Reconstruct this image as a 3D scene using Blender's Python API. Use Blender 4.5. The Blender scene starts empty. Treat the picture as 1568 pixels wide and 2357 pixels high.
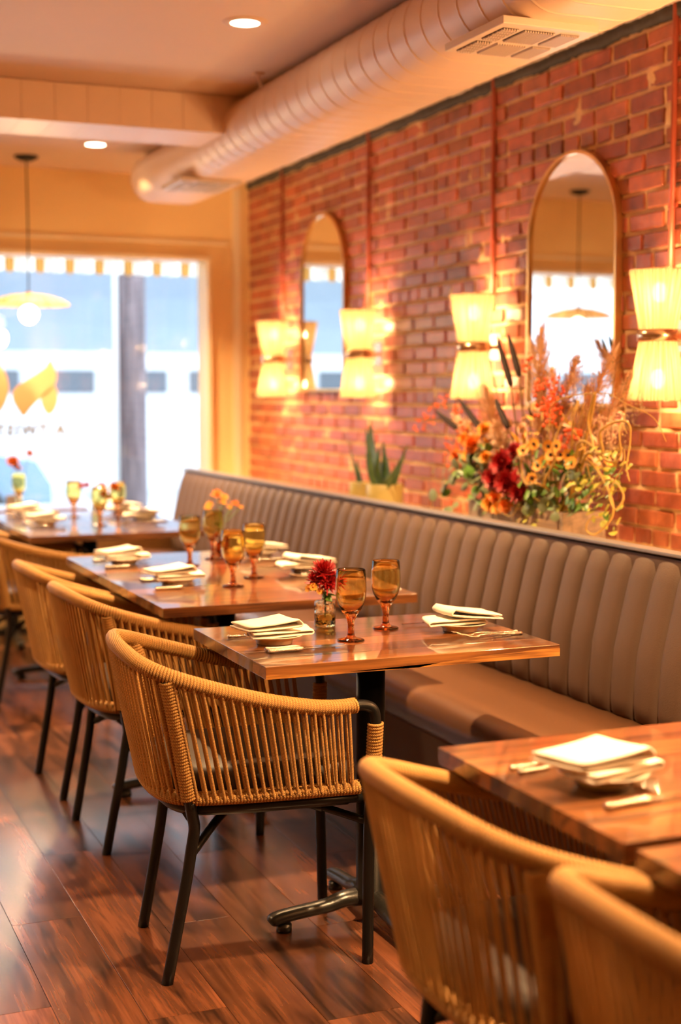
import bpy, bmesh, math, random
from mathutils import Vector, Matrix, noise
random.seed(7)
PI = math.pi
D = math.radians
S = bpy.context.scene
COL = S.collection

# ------------------------------------------------------------------ camera
PITCH, YAW = math.radians(4.854), math.radians(22.4725)
cam = bpy.data.cameras.new('camera'); camo = bpy.data.objects.new('camera', cam); COL.objects.link(camo)
camo.location = (0, 0, 1.4)
camo.rotation_euler = (PI/2 - PITCH, 0, -YAW)
cam.sensor_fit = 'VERTICAL'; cam.sensor_height = 36.0; cam.lens = 50.0
cam.clip_start = 0.05; cam.clip_end = 200
cam.dof.use_dof = True; cam.dof.focus_distance = 3.45; cam.dof.aperture_fstop = 1.9
S.camera = camo

# ------------------------------------------------------------------ view, sky, lamps
S.view_settings.view_transform = 'Standard'; S.view_settings.look = 'None'
S.view_settings.gamma = 1.0; S.view_settings.exposure = 0.25
S.view_settings.use_curve_mapping = False
S.cycles.use_denoising = True
S.cycles.max_bounces = 12; S.cycles.diffuse_bounces = 5; S.cycles.glossy_bounces = 4
S.cycles.transmission_bounces = 12; S.cycles.transparent_max_bounces = 16
S.cycles.sample_clamp_indirect = 8.0; S.cycles.caustics_reflective = False; S.cycles.caustics_refractive = False
S.cycles.blur_glossy = 0.5

w = bpy.data.worlds.new('sky'); S.world = w; w.use_nodes = True
bg = w.node_tree.nodes['Background']; bg.inputs[0].default_value = (0.78, 0.88, 1.0, 1); bg.inputs[1].default_value = 7.5

WARM = (1.0, 0.62, 0.29)
def area(name, loc, size, power, color, rot=(0, 0, 0), spread=PI, size_y=None):
    l = bpy.data.lights.new(name, 'AREA'); l.energy = power; l.color = color; l.spread = spread
    l.shape = 'DISK' if size_y is None else 'RECTANGLE'; l.size = size
    if size_y: l.size_y = size_y
    o = bpy.data.objects.new(name, l); COL.objects.link(o); o.location = loc; o.rotation_euler = rot
    return o
# recessed ceiling lamps: a row over the tables and two rows over the rest of the room
DOWNLIGHTS = [(1.60, 4.72), (1.665, 7.29), (1.60, 2.15)]
for i, (x, y) in enumerate(DOWNLIGHTS + [(1.6, -0.4), (-0.8, 4.7), (-0.8, 7.2), (-0.8, 2.1), (-0.8, -0.4)]):
    area('ceiling_lamp_light', (x, y, 2.63), 0.10, [58, 62, 64, 12, 46, 62, 22, 6][i], WARM, spread=math.radians(112))
# window opening helps the sky light find its way in
pl = area('window_portal', (0.6, 8.5, 1.4), 3.9, 1, (1, 1, 1), rot=(-PI/2, 0, 0), size_y=1.6)
pl.data.cycles.is_portal = True

# ------------------------------------------------------------------ helpers
def V(*a): return Vector(a)
class MB:
    def __init__(s): s.v = []; s.f = []; s.uv = {}; s.smooth = []
    def add(s, vs, fs, uvs=None, smooth=True):
        n = len(s.v); s.v += [tuple(v) for v in vs]
        for f in fs: s.f.append(tuple(i + n for i in f)); s.smooth.append(smooth)
        if uvs is not None:
            for i, u in enumerate(uvs): s.uv[n + i] = u
        return s
    def box(s, c, d, M=None, bev=0.0):
        bm = bmesh.new(); bmesh.ops.create_cube(bm, size=1)
        for v in bm.verts: v.co = Vector((v.co.x*d[0], v.co.y*d[1], v.co.z*d[2]))
        if bev: bmesh.ops.bevel(bm, geom=bm.edges[:], offset=bev, segments=2, profile=0.6, affect='EDGES')
        bm.verts.index_update()
        vs = [(M @ v.co if M else v.co) + Vector(c) for v in bm.verts]
        s.add(vs, [[v.index for v in f.verts] for f in bm.faces], smooth=False); bm.free()
        return s
    def tube(s, path, r, n=8, cap=True, uv=False, sy=1.0, up=None):
        path = [Vector(p) for p in path]; m = len(path)
        rs = r if isinstance(r, (list, tuple)) else [r]*m
        t0 = (path[1]-path[0]).normalized()
        ref = Vector(up) if up else (Vector((0, 0, 1)) if abs(t0.z) < 0.9 else Vector((1, 0, 0)))
        nrm = (ref - t0*ref.dot(t0)).normalized()
        L = 0; vs = []; uvs = []; k = n + 1 if uv else n
        for i, p in enumerate(path):
            if i: L += (p - path[i-1]).length
            t = (path[min(i+1, m-1)] - path[max(i-1, 0)])
            if t.length < 1e-9: t = t0
            t = t.normalized()
            nrm = (nrm - t*nrm.dot(t)).normalized(); bn = t.cross(nrm)
            for j in range(k):
                a = 2*PI*j/n
                vs.append(p + nrm*(math.cos(a)*rs[i]) + bn*(math.sin(a)*rs[i]*sy)); uvs.append((j/n, L))
        fs = []
        for i in range(m-1):
            for j in range(n):
                a = i*k + j; b = i*k + ((j+1) if uv else (j+1) % n)
                fs.append((a, b, b+k, a+k))
        if cap:
            fs.append(tuple(reversed(range(n)))); fs.append(tuple((m-1)*k + j for j in range(n)))
        return s.add(vs, fs, uvs if uv else None)
    def lathe(s, prof, n=32, c=(0, 0, 0), cap=False, M=None, ripple=0, amp=0):
        vs = []; fs = []; m = len(prof); c = Vector(c)
        for (r, z) in prof:
            for j in range(n):
                a = 2*PI*j/n; rr = r*(1 + amp*math.cos(ripple*a)) if ripple else r
                p = Vector((rr*math.cos(a), rr*math.sin(a), z))
                vs.append((M @ p if M else p) + c)
        for i in range(m-1):
            for j in range(n):
                fs.append((i*n+j, i*n+(j+1) % n, (i+1)*n+(j+1) % n, (i+1)*n+j))
        if cap:
            fs.append(tuple(reversed(range(n)))); fs.append(tuple((m-1)*n+j for j in range(n)))
        return s.add(vs, fs)
    def ball(s, c, r, n=8, m=6, sc=(1, 1, 1), M=None):
        pr = [(max(1e-4, r*math.sin(PI*i/m)), -r*math.cos(PI*i/m)) for i in range(m+1)]
        SM = Matrix.Diagonal(Vector(sc)).to_3x3()
        return s.lathe(pr, n, c, M=(M @ SM if M else SM))
    def prism(s, poly, z0, z1, M=None, c=(0, 0, 0)):
        n = len(poly); c = Vector(c)
        vs = [Vector((x, y, z0)) for x, y in poly] + [Vector((x, y, z1)) for x, y in poly]
        vs = [(M @ v if M else v) + c for v in vs]
        fs = [tuple(reversed(range(n))), tuple(range(n, 2*n))] + [(i, (i+1) % n, n+(i+1) % n, n+i) for i in range(n)]
        return s.add(vs, fs, smooth=False)
    def mesh(s, name, mt=None):
        me = bpy.data.meshes.new(name); me.from_pydata(s.v, [], s.f)
        me.polygons.foreach_set('use_smooth', s.smooth)
        if s.uv:
            l = me.uv_layers.new(name='UVMap')
            for lp in me.loops:
                if lp.vertex_index in s.uv: l.data[lp.index].uv = s.uv[lp.vertex_index]
        if mt: me.materials.append(mt)
        me.update(); return me
    def build(s, name, mt, parent=None, loc=None, **kw):
        return obj(name, s.mesh(name, mt), parent, loc, **kw)
def obj(name, me, parent=None, loc=None, rot=None, color=None, **kw):
    o = bpy.data.objects.new(name, me); COL.objects.link(o)
    if parent: o.parent = parent
    if loc is not None: o.location = loc
    if rot is not None: o.rotation_euler = rot
    if color is not None: o.color = color
    for k, v in kw.items(): o[k] = v
    return o
def thing(name, label, cat, loc=(0, 0, 0), rz=0, group=None):
    o = bpy.data.objects.new(name, None); COL.objects.link(o); o.location = loc; o.rotation_euler = (0, 0, rz)
    o.empty_display_size = 0.05
    o['label'] = label; o['category'] = cat
    if group: o['group'] = group
    return o
def tag(o, label, cat, group=None):
    o['label'] = label; o['category'] = cat
    if group: o['group'] = group
    return o
KIDS = {}
def dup(root, loc, rz, label, group=None):
    r = root.copy(); COL.objects.link(r); r.location = loc; r.rotation_euler = (0, 0, rz); r['label'] = label
    if group: r['group'] = group
    for ch in list(root.children):
        c = ch.copy(); COL.objects.link(c); c.parent = r
        for g in list(ch.children):
            d = g.copy(); COL.objects.link(d); d.parent = c
    return r
def spline(pts, n=8, closed=False):
    pts = [Vector(p) for p in pts]; out = []; m = len(pts)
    for i in range(m-1):
        p0 = pts[max(i-1, 0)]; p1 = pts[i]; p2 = pts[i+1]; p3 = pts[min(i+2, m-1)]
        for k in range(n):
            t = k/n
            out.append(0.5*((2*p1) + (p2-p0)*t + (2*p0-5*p1+4*p2-p3)*t*t + (3*p1-p0-3*p2+p3)*t**3))
    out.append(pts[-1]); return out
def resample(path, n):
    ls = [0]
    for i in range(1, len(path)): ls.append(ls[-1] + (path[i]-path[i-1]).length)
    out = []; j = 0
    for k in range(n):
        d = ls[-1]*k/(n-1)
        while j < len(ls)-2 and ls[j+1] < d: j += 1
        seg = ls[j+1]-ls[j]; t = (d-ls[j])/seg if seg > 1e-9 else 0
        out.append(path[j].lerp(path[j+1], min(max(t, 0), 1)))
    return out
def plen(path): return sum((path[i]-path[i-1]).length for i in range(1, len(path)))
def coil(mb, path, R, r, pitch, seg=10, n=4, slant=0.0):
    L = plen(path); turns = max(2, int(L/pitch)); N = turns*seg
    pts = resample(path, N+1); out = []
    t0 = (pts[1]-pts[0]).normalized(); ref = Vector((0, 0, 1)) if abs(t0.z) < 0.9 else Vector((1, 0, 0))
    nrm = (ref - t0*ref.dot(t0)).normalized()
    for i, p in enumerate(pts):
        t = (pts[min(i+1, N)]-pts[max(i-1, 0)]).normalized()
        nrm = (nrm - t*nrm.dot(t)).normalized(); b = t.cross(nrm); a = 2*PI*i/seg
        out.append(p + nrm*math.cos(a)*R + b*math.sin(a)*R + t*(slant*math.sin(a)))
    mb.tube(out, r, n=n, cap=False, uv=True)

# ------------------------------------------------------------------ materials
def nodes(name):
    m = bpy.data.materials.new(name); m.use_nodes = True; nt = m.node_tree
    return m, nt, nt.nodes['Principled BSDF']
def N(nt, t, **kw):
    n = nt.nodes.new(t)
    for k, v in kw.items(): setattr(n, k, v)
    return n
def plain(name, c, rough=0.5, metal=0.0, coat=0.0, spec=0.5, nscale=0, namt=0.1, bump=0.0, bscale=80, **ex):
    m, nt, p = nodes(name); L = nt.links.new
    p.inputs['Base Color'].default_value = (*c, 1); p.inputs['Roughness'].default_value = rough
    p.inputs['Metallic'].default_value = metal; p.inputs['Coat Weight'].default_value = coat
    p.inputs['Specular IOR Level'].default_value = spec
    for k, v in ex.items(): p.inputs[k.replace('_', ' ')].default_value = v
    tc = N(nt, 'ShaderNodeTexCoord')
    ns = N(nt, 'ShaderNodeTexNoise'); ns.inputs['Scale'].default_value = nscale or 6; ns.inputs['Detail'].default_value = 4
    L(tc.outputs['Object'], ns.inputs['Vector'])
    mp = N(nt, 'ShaderNodeMapRange'); mp.inputs[3].default_value = 1-namt; mp.inputs[4].default_value = 1+namt
    L(ns.outputs['Fac'], mp.inputs[0])
    mx = N(nt, 'ShaderNodeMix', data_type='RGBA', blend_type='MULTIPLY'); mx.inputs[0].default_value = 1
    mx.inputs[6].default_value = (*c, 1); L(mp.outputs[0], mx.inputs[7]); L(mx.outputs[2], p.inputs['Base Color'])
    if bump:
        nb = N(nt, 'ShaderNodeTexNoise'); nb.inputs['Scale'].default_value = bscale; L(tc.outputs['Object'], nb.inputs['Vector'])
        bp = N(nt, 'ShaderNodeBump'); bp.inputs['Strength'].default_value = bump; bp.inputs['Distance'].default_value = 0.002
        L(nb.outputs['Fac'], bp.inputs['Height']); L(bp.outputs[0], p.inputs['Normal'])
    return m
def objcol(name, c, rough=0.6, bump=0.4, bscale=60, coat=0.0, namt=0.25, nscale=12, spec=0.5):
    """base colour times the colour stored on the object"""
    m, nt, p = nodes(name); L = nt.links.new
    oi = N(nt, 'ShaderNodeObjectInfo'); tc = N(nt, 'ShaderNodeTexCoord')
    off = N(nt, 'ShaderNodeVectorMath', operation='ADD')
    sc = N(nt, 'ShaderNodeVectorMath', operation='SCALE'); L(oi.outputs['Location'], sc.inputs[0]); sc.inputs['Scale'].default_value = 1.0
    L(tc.outputs['Object'], off.inputs[0]); L(sc.outputs[0], off.inputs[1])
    ns = N(nt, 'ShaderNodeTexNoise'); ns.inputs['Scale'].default_value = nscale; ns.inputs['Detail'].default_value = 6
    L(off.outputs[0], ns.inputs['Vector'])
    mp = N(nt, 'ShaderNodeMapRange'); mp.inputs[1].default_value = 0.3; mp.inputs[2].default_value = 0.7
    mp.inputs[3].default_value = 1-namt; mp.inputs[4].default_value = 1+namt; L(ns.outputs['Fac'], mp.inputs[0])
    m1 = N(nt, 'ShaderNodeMix', data_type='RGBA', blend_type='MULTIPLY'); m1.inputs[0].default_value = 1
    m1.inputs[6].default_value = (*c, 1); L(oi.outputs['Color'], m1.inputs[7])
    m2 = N(nt, 'ShaderNodeMix', data_type='RGBA', blend_type='MULTIPLY'); m2.inputs[0].default_value = 1
    L(m1.outputs[2], m2.inputs[6]); L(mp.outputs[0], m2.inputs[7]); L(m2.outputs[2], p.inputs['Base Color'])
    nb = N(nt, 'ShaderNodeTexNoise'); nb.inputs['Scale'].default_value = bscale; nb.inputs['Detail'].default_value = 5
    L(off.outputs[0], nb.inputs['Vector'])
    bp = N(nt, 'ShaderNodeBump'); bp.inputs['Strength'].default_value = bump; bp.inputs['Distance'].default_value = 0.004
    L(nb.outputs['Fac'], bp.inputs['Height']); L(bp.outputs[0], p.inputs['Normal'])
    p.inputs['Roughness'].default_value = rough; p.inputs['Coat Weight'].default_value = coat; p.inputs['Coat Roughness'].default_value = 0.05
    p.inputs['Specular IOR Level'].default_value = spec
    return m
def wood(name, dark, light, axis=0, rough=0.35, coat=0.0, coatr=0.05, fine=40, stretch=14, spec=0.5, contrast=(0.35, 0.68), bump=0.15):
    m, nt, p = nodes(name); L = nt.links.new
    oi = N(nt, 'ShaderNodeObjectInfo'); tc = N(nt, 'ShaderNodeTexCoord')
    rn = N(nt, 'ShaderNodeMath', operation='MULTIPLY'); L(oi.outputs['Random'], rn.inputs[0]); rn.inputs[1].default_value = 37.0
    cb = N(nt, 'ShaderNodeCombineXYZ'); L(rn.outputs[0], cb.inputs[0]); L(rn.outputs[0], cb.inputs[1]); L(rn.outputs[0], cb.inputs[2])
    ad = N(nt, 'ShaderNodeVectorMath', operation='ADD'); L(tc.outputs['Object'], ad.inputs[0]); L(cb.outputs[0], ad.inputs[1])
    mpg = N(nt, 'ShaderNodeMapping'); s = [stretch]*3; s[axis] = 1.4; mpg.inputs['Scale'].default_value = s
    L(ad.outputs[0], mpg.inputs['Vector'])
    ns = N(nt, 'ShaderNodeTexNoise'); ns.inputs['Scale'].default_value = 1.3; ns.inputs['Detail'].default_value = 8; ns.inputs['Distortion'].default_value = 1.2
    L(mpg.outputs[0], ns.inputs['Vector'])
    mp2 = N(nt, 'ShaderNodeMapping'); s2 = [fine*6]*3; s2[axis] = fine*0.15; mp2.inputs['Scale'].default_value = s2
    L(ad.outputs[0], mp2.inputs['Vector'])
    nf = N(nt, 'ShaderNodeTexNoise'); nf.inputs['Scale'].default_value = 1.0; nf.inputs['Detail'].default_value = 3; L(mp2.outputs[0], nf.inputs['Vector'])
    sm = N(nt, 'ShaderNodeMath', operation='MULTIPLY_ADD'); L(nf.outputs['Fac'], sm.inputs[0]); sm.inputs[1].default_value = 0.35; 
    su = N(nt, 'ShaderNodeMath', operation='SUBTRACT'); L(ns.outputs['Fac'], su.inputs[0]); su.inputs[1].default_value = 0.17; L(su.outputs[0], sm.inputs[2])
    cr = N(nt, 'ShaderNodeValToRGB'); cr.color_ramp.elements[0].position = contrast[0]; cr.color_ramp.elements[1].position = contrast[1]
    cr.color_ramp.elements[0].color = (*dark, 1); cr.color_ramp.elements[1].color = (*light, 1)
    L(sm.outputs[0], cr.inputs[0])
    m1 = N(nt, 'ShaderNodeMix', data_type='RGBA', blend_type='MULTIPLY'); m1.inputs[0].default_value = 1
    L(cr.outputs[0], m1.inputs[6]); L(oi.outputs['Color'], m1.inputs[7]); L(m1.outputs[2], p.inputs['Base Color'])
    p.inputs['Roughness'].default_value = rough; p.inputs['Coat Weight'].default_value = coat; p.inputs['Coat Roughness'].default_value = coatr
    p.inputs['Specular IOR Level'].default_value = spec
    if bump:
        bp = N(nt, 'ShaderNodeBump'); bp.inputs['Strength'].default_value = bump; bp.inputs['Distance'].default_value = 0.001
        L(sm.outputs[0], bp.inputs['Height']); L(bp.outputs[0], p.inputs['Normal'])
    return m
def ropemat(name, c):
    m, nt, p = nodes(name); L = nt.links.new
    uv = N(nt, 'ShaderNodeUVMap'); sx = N(nt, 'ShaderNodeSeparateXYZ'); L(uv.outputs[0], sx.inputs[0])
    a = N(nt, 'ShaderNodeMath', operation='MULTIPLY_ADD'); L(sx.outputs[1], a.inputs[0]); a.inputs[1].default_value = 260.0
    b = N(nt, 'ShaderNodeMath', operation='MULTIPLY'); L(sx.outputs[0], b.inputs[0]); b.inputs[1].default_value = 3.0
    L(b.outputs[0], a.inputs[2])
    fr = N(nt, 'ShaderNodeMath', operation='PINGPONG'); L(a.outputs[0], fr.inputs[0]); fr.inputs[1].default_value = 0.5
    mr = N(nt, 'ShaderNodeMapRange'); L(fr.outputs[0], mr.inputs[0]); mr.inputs[1].default_value = 0.0; mr.inputs[2].default_value = 0.22
    mr.inputs[3].default_value = 0.22; mr.inputs[4].default_value = 1.0
    tc = N(nt, 'ShaderNodeTexCoord'); ns = N(nt, 'ShaderNodeTexNoise'); ns.inputs['Scale'].default_value = 30; L(tc.outputs['Object'], ns.inputs['Vector'])
    mv = N(nt, 'ShaderNodeMapRange'); L(ns.outputs['Fac'], mv.inputs[0]); mv.inputs[3].default_value = 0.8; mv.inputs[4].default_value = 1.2
    mm = N(nt, 'ShaderNodeMath', operation='MULTIPLY'); L(mr.outputs[0], mm.inputs[0]); L(mv.outputs[0], mm.inputs[1])
    mx = N(nt, 'ShaderNodeMix', data_type='RGBA', blend_type='MULTIPLY'); mx.inputs[0].default_value = 1
    mx.inputs[6].default_value = (*c, 1); L(mm.outputs[0], mx.inputs[7]); L(mx.outputs[2], p.inputs['Base Color'])
    bp = N(nt, 'ShaderNodeBump'); bp.inputs['Strength'].default_value = 0.9; bp.inputs['Distance'].default_value = 0.0015
    L(mr.outputs[0], bp.inputs['Height']); L(bp.outputs[0], p.inputs['Normal'])
    p.inputs['Roughness'].default_value = 0.55; p.inputs['Specular IOR Level'].default_value = 0.35
    return m
def emis(name, c, s):
    m, nt, p = nodes(name); p.inputs['Base Color'].default_value = (*c, 1)
    p.inputs['Emission Color'].default_value = (*c, 1); p.inputs['Emission Strength'].default_value = s
    return m
def glassmat(name, top, bot=None, z0=0.0, z1=0.1, rough=0.0, ior=1.45, bump=0.0):
    m, nt, p = nodes(name); L = nt.links.new
    p.inputs['Transmission Weight'].default_value = 1; p.inputs['Roughness'].default_value = rough; p.inputs['IOR'].default_value = ior
    p.inputs['Base Color'].default_value = (*top, 1)
    if bot:
        tc = N(nt, 'ShaderNodeTexCoord'); sx = N(nt, 'ShaderNodeSeparateXYZ'); L(tc.outputs['Object'], sx.inputs[0])
        mr = N(nt, 'ShaderNodeMapRange'); L(sx.outputs[2], mr.inputs[0]); mr.inputs[1].default_value = z0; mr.inputs[2].default_value = z1
        mx = N(nt, 'ShaderNodeMix', data_type='RGBA'); L(mr.outputs[0], mx.inputs[0]); mx.inputs[6].default_value = (*bot, 1); mx.inputs[7].default_value = (*top, 1)
        L(mx.outputs[2], p.inputs['Base Color'])
    if bump:
        tc2 = N(nt, 'ShaderNodeTexCoord'); nb = N(nt, 'ShaderNodeTexVoronoi'); nb.inputs['Scale'].default_value = 120; L(tc2.outputs['Object'], nb.inputs['Vector'])
        bp = N(nt, 'ShaderNodeBump'); bp.inputs['Strength'].default_value = bump; bp.inputs['Distance'].default_value = 0.002
        L(nb.outputs[0], bp.inputs['Height']); L(bp.outputs[0], p.inputs['Normal'])
    return m

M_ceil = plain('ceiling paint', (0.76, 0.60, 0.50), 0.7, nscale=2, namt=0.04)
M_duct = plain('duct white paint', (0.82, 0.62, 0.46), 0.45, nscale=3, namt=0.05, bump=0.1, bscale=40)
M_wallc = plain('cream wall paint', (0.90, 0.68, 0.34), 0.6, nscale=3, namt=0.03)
M_trimw = plain('cream trim paint', (0.86, 0.76, 0.56), 0.4, nscale=3, namt=0.03)
M_brick = objcol('old brick', (0.38, 0.105, 0.052), rough=0.40, bump=0.7, bscale=45, namt=0.3, nscale=14, spec=0.5)
M_mortar = plain('rough lime mortar', (0.70, 0.50, 0.27), 0.85, nscale=25, namt=0.3, bump=1.0, bscale=120)
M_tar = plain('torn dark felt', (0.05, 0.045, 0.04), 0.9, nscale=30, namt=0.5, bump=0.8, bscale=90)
M_plast = plain('crumbling plaster lip', (0.55, 0.45, 0.36), 0.9, nscale=60, namt=0.4, bump=0.8, bscale=120)
M_pipe = plain('red painted conduit', (0.34, 0.065, 0.03), 0.35, nscale=20, namt=0.15)
M_black = plain('black powder coated metal', (0.008, 0.008, 0.008), 0.36, spec=0.3, nscale=20, namt=0.2, bump=0.15, bscale=300)
M_iron = plain('black cast iron', (0.015, 0.014, 0.012), 0.3, nscale=15, namt=0.3, bump=0.3, bscale=120)
M_rope = ropemat('tan twisted rope', (0.56, 0.295, 0.085))
M_cush = plain('dark brown seat pad', (0.032, 0.019, 0.013), 0.5, nscale=12, namt=0.15, bump=0.2)
M_back = plain('taupe woven upholstery', (0.115, 0.069, 0.047), 0.62, nscale=9, namt=0.16, bump=0.35, bscale=350, spec=0.4)
M_seat = plain('brown leatherette seat', (0.135, 0.058, 0.024), 0.36, nscale=5, namt=0.1, bump=0.12, bscale=200)
M_cap = plain('grey ledge cap', (0.22, 0.20, 0.20), 0.35, nscale=10, namt=0.08)
M_table = wood('glossy walnut', (0.028, 0.008, 0.004), (0.16, 0.058, 0.018), axis=0, rough=0.28, coat=1.0, coatr=0.05, bump=0.0)
M_floor = wood('red brown floor planks', (0.024, 0.009, 0.005), (0.175, 0.060, 0.026), axis=1, rough=0.27, spec=0.8, fine=22, stretch=9, bump=0.4, contrast=(0.34, 0.66))
M_napkin = plain('cream cotton napkin', (0.88, 0.82, 0.70), 0.75, nscale=40, namt=0.04, bump=0.15, bscale=700)
M_plate = plain('cream porcelain', (0.80, 0.72, 0.58), 0.12, coat=0.5, nscale=4, namt=0.02)
M_silver = plain('polished silver', (0.66, 0.60, 0.53), 0.14, metal=1.0, nscale=60, namt=0.1)
M_silvero = plain('ornate silver handle', (0.50, 0.43, 0.36), 0.2, metal=1.0, nscale=200, namt=0.3, bump=0.9, bscale=500)
M_brass = plain('brushed brass', (0.72, 0.42, 0.16), 0.28, metal=1.0, nscale=20, namt=0.06)
M_nickel = plain('aged nickel band', (0.62, 0.47, 0.32), 0.25, metal=1.0, nscale=20, namt=0.1)
M_mirror = plain('silvered mirror', (0.93, 0.92, 0.90), 0.015, metal=1.0, namt=0.0)
M_amber = glassmat('amber glass', (1.0, 0.87, 0.44), (0.88, 0.26, 0.06), 0.058, 0.100)
M_jar = glassmat('pebbled clear glass', (1.0, 0.93, 0.72), (0.95, 0.82, 0.35), 0.0, 0.04, bump=0.5)
M_green = plain('green leaf', (0.10, 0.22, 0.03), 0.4, nscale=30, namt=0.3)
M_dgreen = plain('dark snake plant leaf', (0.07, 0.13, 0.03), 0.35, nscale=40, namt=0.5)
M_ygreen = plain('yellow green leaf', (0.42, 0.42, 0.06), 0.45, nscale=30, namt=0.3)
M_lyel = plain('yellow leaf margin', (0.50, 0.36, 0.05), 0.4, nscale=30, namt=0.2)
M_euc = plain('grey green eucalyptus leaf', (0.17, 0.21, 0.10), 0.5, nscale=30, namt=0.3)
M_red = plain('deep red petals', (0.36, 0.006, 0.008), 0.5, nscale=40, namt=0.4)
M_orange = plain('orange petals', (0.75, 0.22, 0.03), 0.55, nscale=40, namt=0.3)
M_gold = plain('golden petals', (0.80, 0.36, 0.04), 0.55, nscale=40, namt=0.3)
M_bor = plain('red orange berries', (0.80, 0.13, 0.03), 0.4, nscale=40, namt=0.3)
M_dark = plain('dark seed head', (0.022, 0.011, 0.008), 0.8, nscale=60, namt=0.4, bump=0.5, bscale=400)
M_pampas = plain('pampas fluff', (0.82, 0.58, 0.38), 0.8, nscale=60, namt=0.25)
M_straw = plain('dried golden stem', (0.50, 0.32, 0.07), 0.6, nscale=40, namt=0.25)
M_stem = plain('brown stem', (0.20, 0.12, 0.04), 0.6, nscale=40, namt=0.25)
M_planter = wood('weathered planter wood', (0.14, 0.10, 0.075), (0.34, 0.25, 0.18), axis=1, rough=0.7, bump=0.3)
M_pot = plain('ochre green glazed pot', (0.42, 0.35, 0.12), 0.4, nscale=6, namt=0.1)
M_grille = plain('grille metal', (0.70, 0.60, 0.50), 0.4, namt=0.05)
M_void = plain('grille shadow gap', (0.03, 0.02, 0.015), 0.9)
M_gold_film = plain('gold window film', (0.58, 0.36, 0.20), 0.35, metal=0.0, namt=0.06)
M_letter = plain('grey vinyl letters', (0.20, 0.21, 0.23), 0.5, namt=0.05)
M_bulb = emis('lamp bulb', (1.0, 0.72, 0.36), 30)
M_dl = emis('downlight lens', (1.0, 0.86, 0.62), 14)

def shademat(name, c, transp=0.28, streak=True):
    m = bpy.data.materials.new(name); m.use_nodes = True; nt = m.node_tree; L = nt.links.new
    nt.nodes.clear(); out = N(nt, 'ShaderNodeOutputMaterial')
    tr = N(nt, 'ShaderNodeBsdfTranslucent'); df = N(nt, 'ShaderNodeBsdfDiffuse'); tp = N(nt, 'ShaderNodeBsdfTransparent')
    tc = N(nt, 'ShaderNodeTexCoord'); sx = N(nt, 'ShaderNodeSeparateXYZ'); L(tc.outputs['Object'], sx.inputs[0])
    at = N(nt, 'ShaderNodeMath', operation='ARCTAN2'); L(sx.outputs[1], at.inputs[0]); L(sx.outputs[0], at.inputs[1])
    cb = N(nt, 'ShaderNodeCombineXYZ'); ms = N(nt, 'ShaderNodeMath', operation='MULTIPLY'); L(at.outputs[0], ms.inputs[0]); ms.inputs[1].default_value = 22.0
    L(ms.outputs[0], cb.inputs[0]); mz = N(nt, 'ShaderNodeMath', operation='MULTIPLY'); L(sx.outputs[2], mz.inputs[0]); mz.inputs[1].default_value = 5.0; L(mz.outputs[0], cb.inputs[2])
    ns = N(nt, 'ShaderNodeTexNoise'); ns.inputs['Scale'].default_value = 1.0; ns.inputs['Detail'].default_value = 3; L(cb.outputs[0], ns.inputs['Vector'])
    mr = N(nt, 'ShaderNodeMapRange'); L(ns.outputs['Fac'], mr.inputs[0]); mr.inputs[1].default_value = 0.3; mr.inputs[2].default_value = 0.7
    mr.inputs[3].default_value = transp*0.15; mr.inputs[4].default_value = transp*1.6
    cr = N(nt, 'ShaderNodeMapRange'); L(ns.outputs['Fac'], cr.inputs[0]); cr.inputs[1].default_value = 0.3; cr.inputs[2].default_value = 0.7
    cr.inputs[3].default_value = 0.10; cr.inputs[4].default_value = 1.25
    cx = N(nt, 'ShaderNodeMix', data_type='RGBA', blend_type='MULTIPLY'); cx.inputs[0].default_value = 1; cx.inputs[6].default_value = (*c, 1); L(cr.outputs[0], cx.inputs[7])
    L(cx.outputs[2], tr.inputs[0]); L(cx.outputs[2], df.inputs[0])
    a = N(nt, 'ShaderNodeMixShader'); a.inputs[0].default_value = 0.35; L(tr.outputs[0], a.inputs[1]); L(df.outputs[0], a.inputs[2])
    b = N(nt, 'ShaderNodeMixShader'); L(mr.outputs[0], b.inputs[0]); L(a.outputs[0], b.inputs[1]); L(tp.outputs[0], b.inputs[2])
    L(b.outputs[0], out.inputs[0]); return m
M_shade = shademat('pleated string shade', (0.50, 0.35, 0.19), transp=0.045)
M_pshade = shademat('pale pendant shade', (0.90, 0.72, 0.48), transp=0.1)
M_valw = shademat('white valance cloth', (0.95, 0.93, 0.88), transp=0.3)
M_valt = shademat('tan valance cloth', (0.85, 0.55, 0.22), transp=0.03)

def panemat():
    m = bpy.data.materials.new('window glass'); m.use_nodes = True; nt = m.node_tree; L = nt.links.new
    nt.nodes.clear(); out = N(nt, 'ShaderNodeOutputMaterial'); tp = N(nt, 'ShaderNodeBsdfTransparent'); tp.inputs[0].default_value = (0.97, 0.985, 0.98, 1)
    gl = N(nt, 'ShaderNodeBsdfGlossy'); gl.inputs['Roughness'].default_value = 0.0
    fr = N(nt, 'ShaderNodeFresnel'); fr.inputs['IOR'].default_value = 1.5
    mx = N(nt, 'ShaderNodeMixShader'); L(fr.outputs[0], mx.inputs[0]); L(tp.outputs[0], mx.inputs[1]); L(gl.outputs[0], mx.inputs[2]); L(mx.outputs[0], out.inputs[0])
    return m
M_pane = panemat()

# ------------------------------------------------------------------ room shell
XW, YW, ZC = 2.80, 8.20, 2.655
XL, YB = -3.2, -3.0
def structure(name, mb, mt, **kw):
    o = mb.build(name, mt, **kw); o['kind'] = 'structure'; return o

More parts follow.
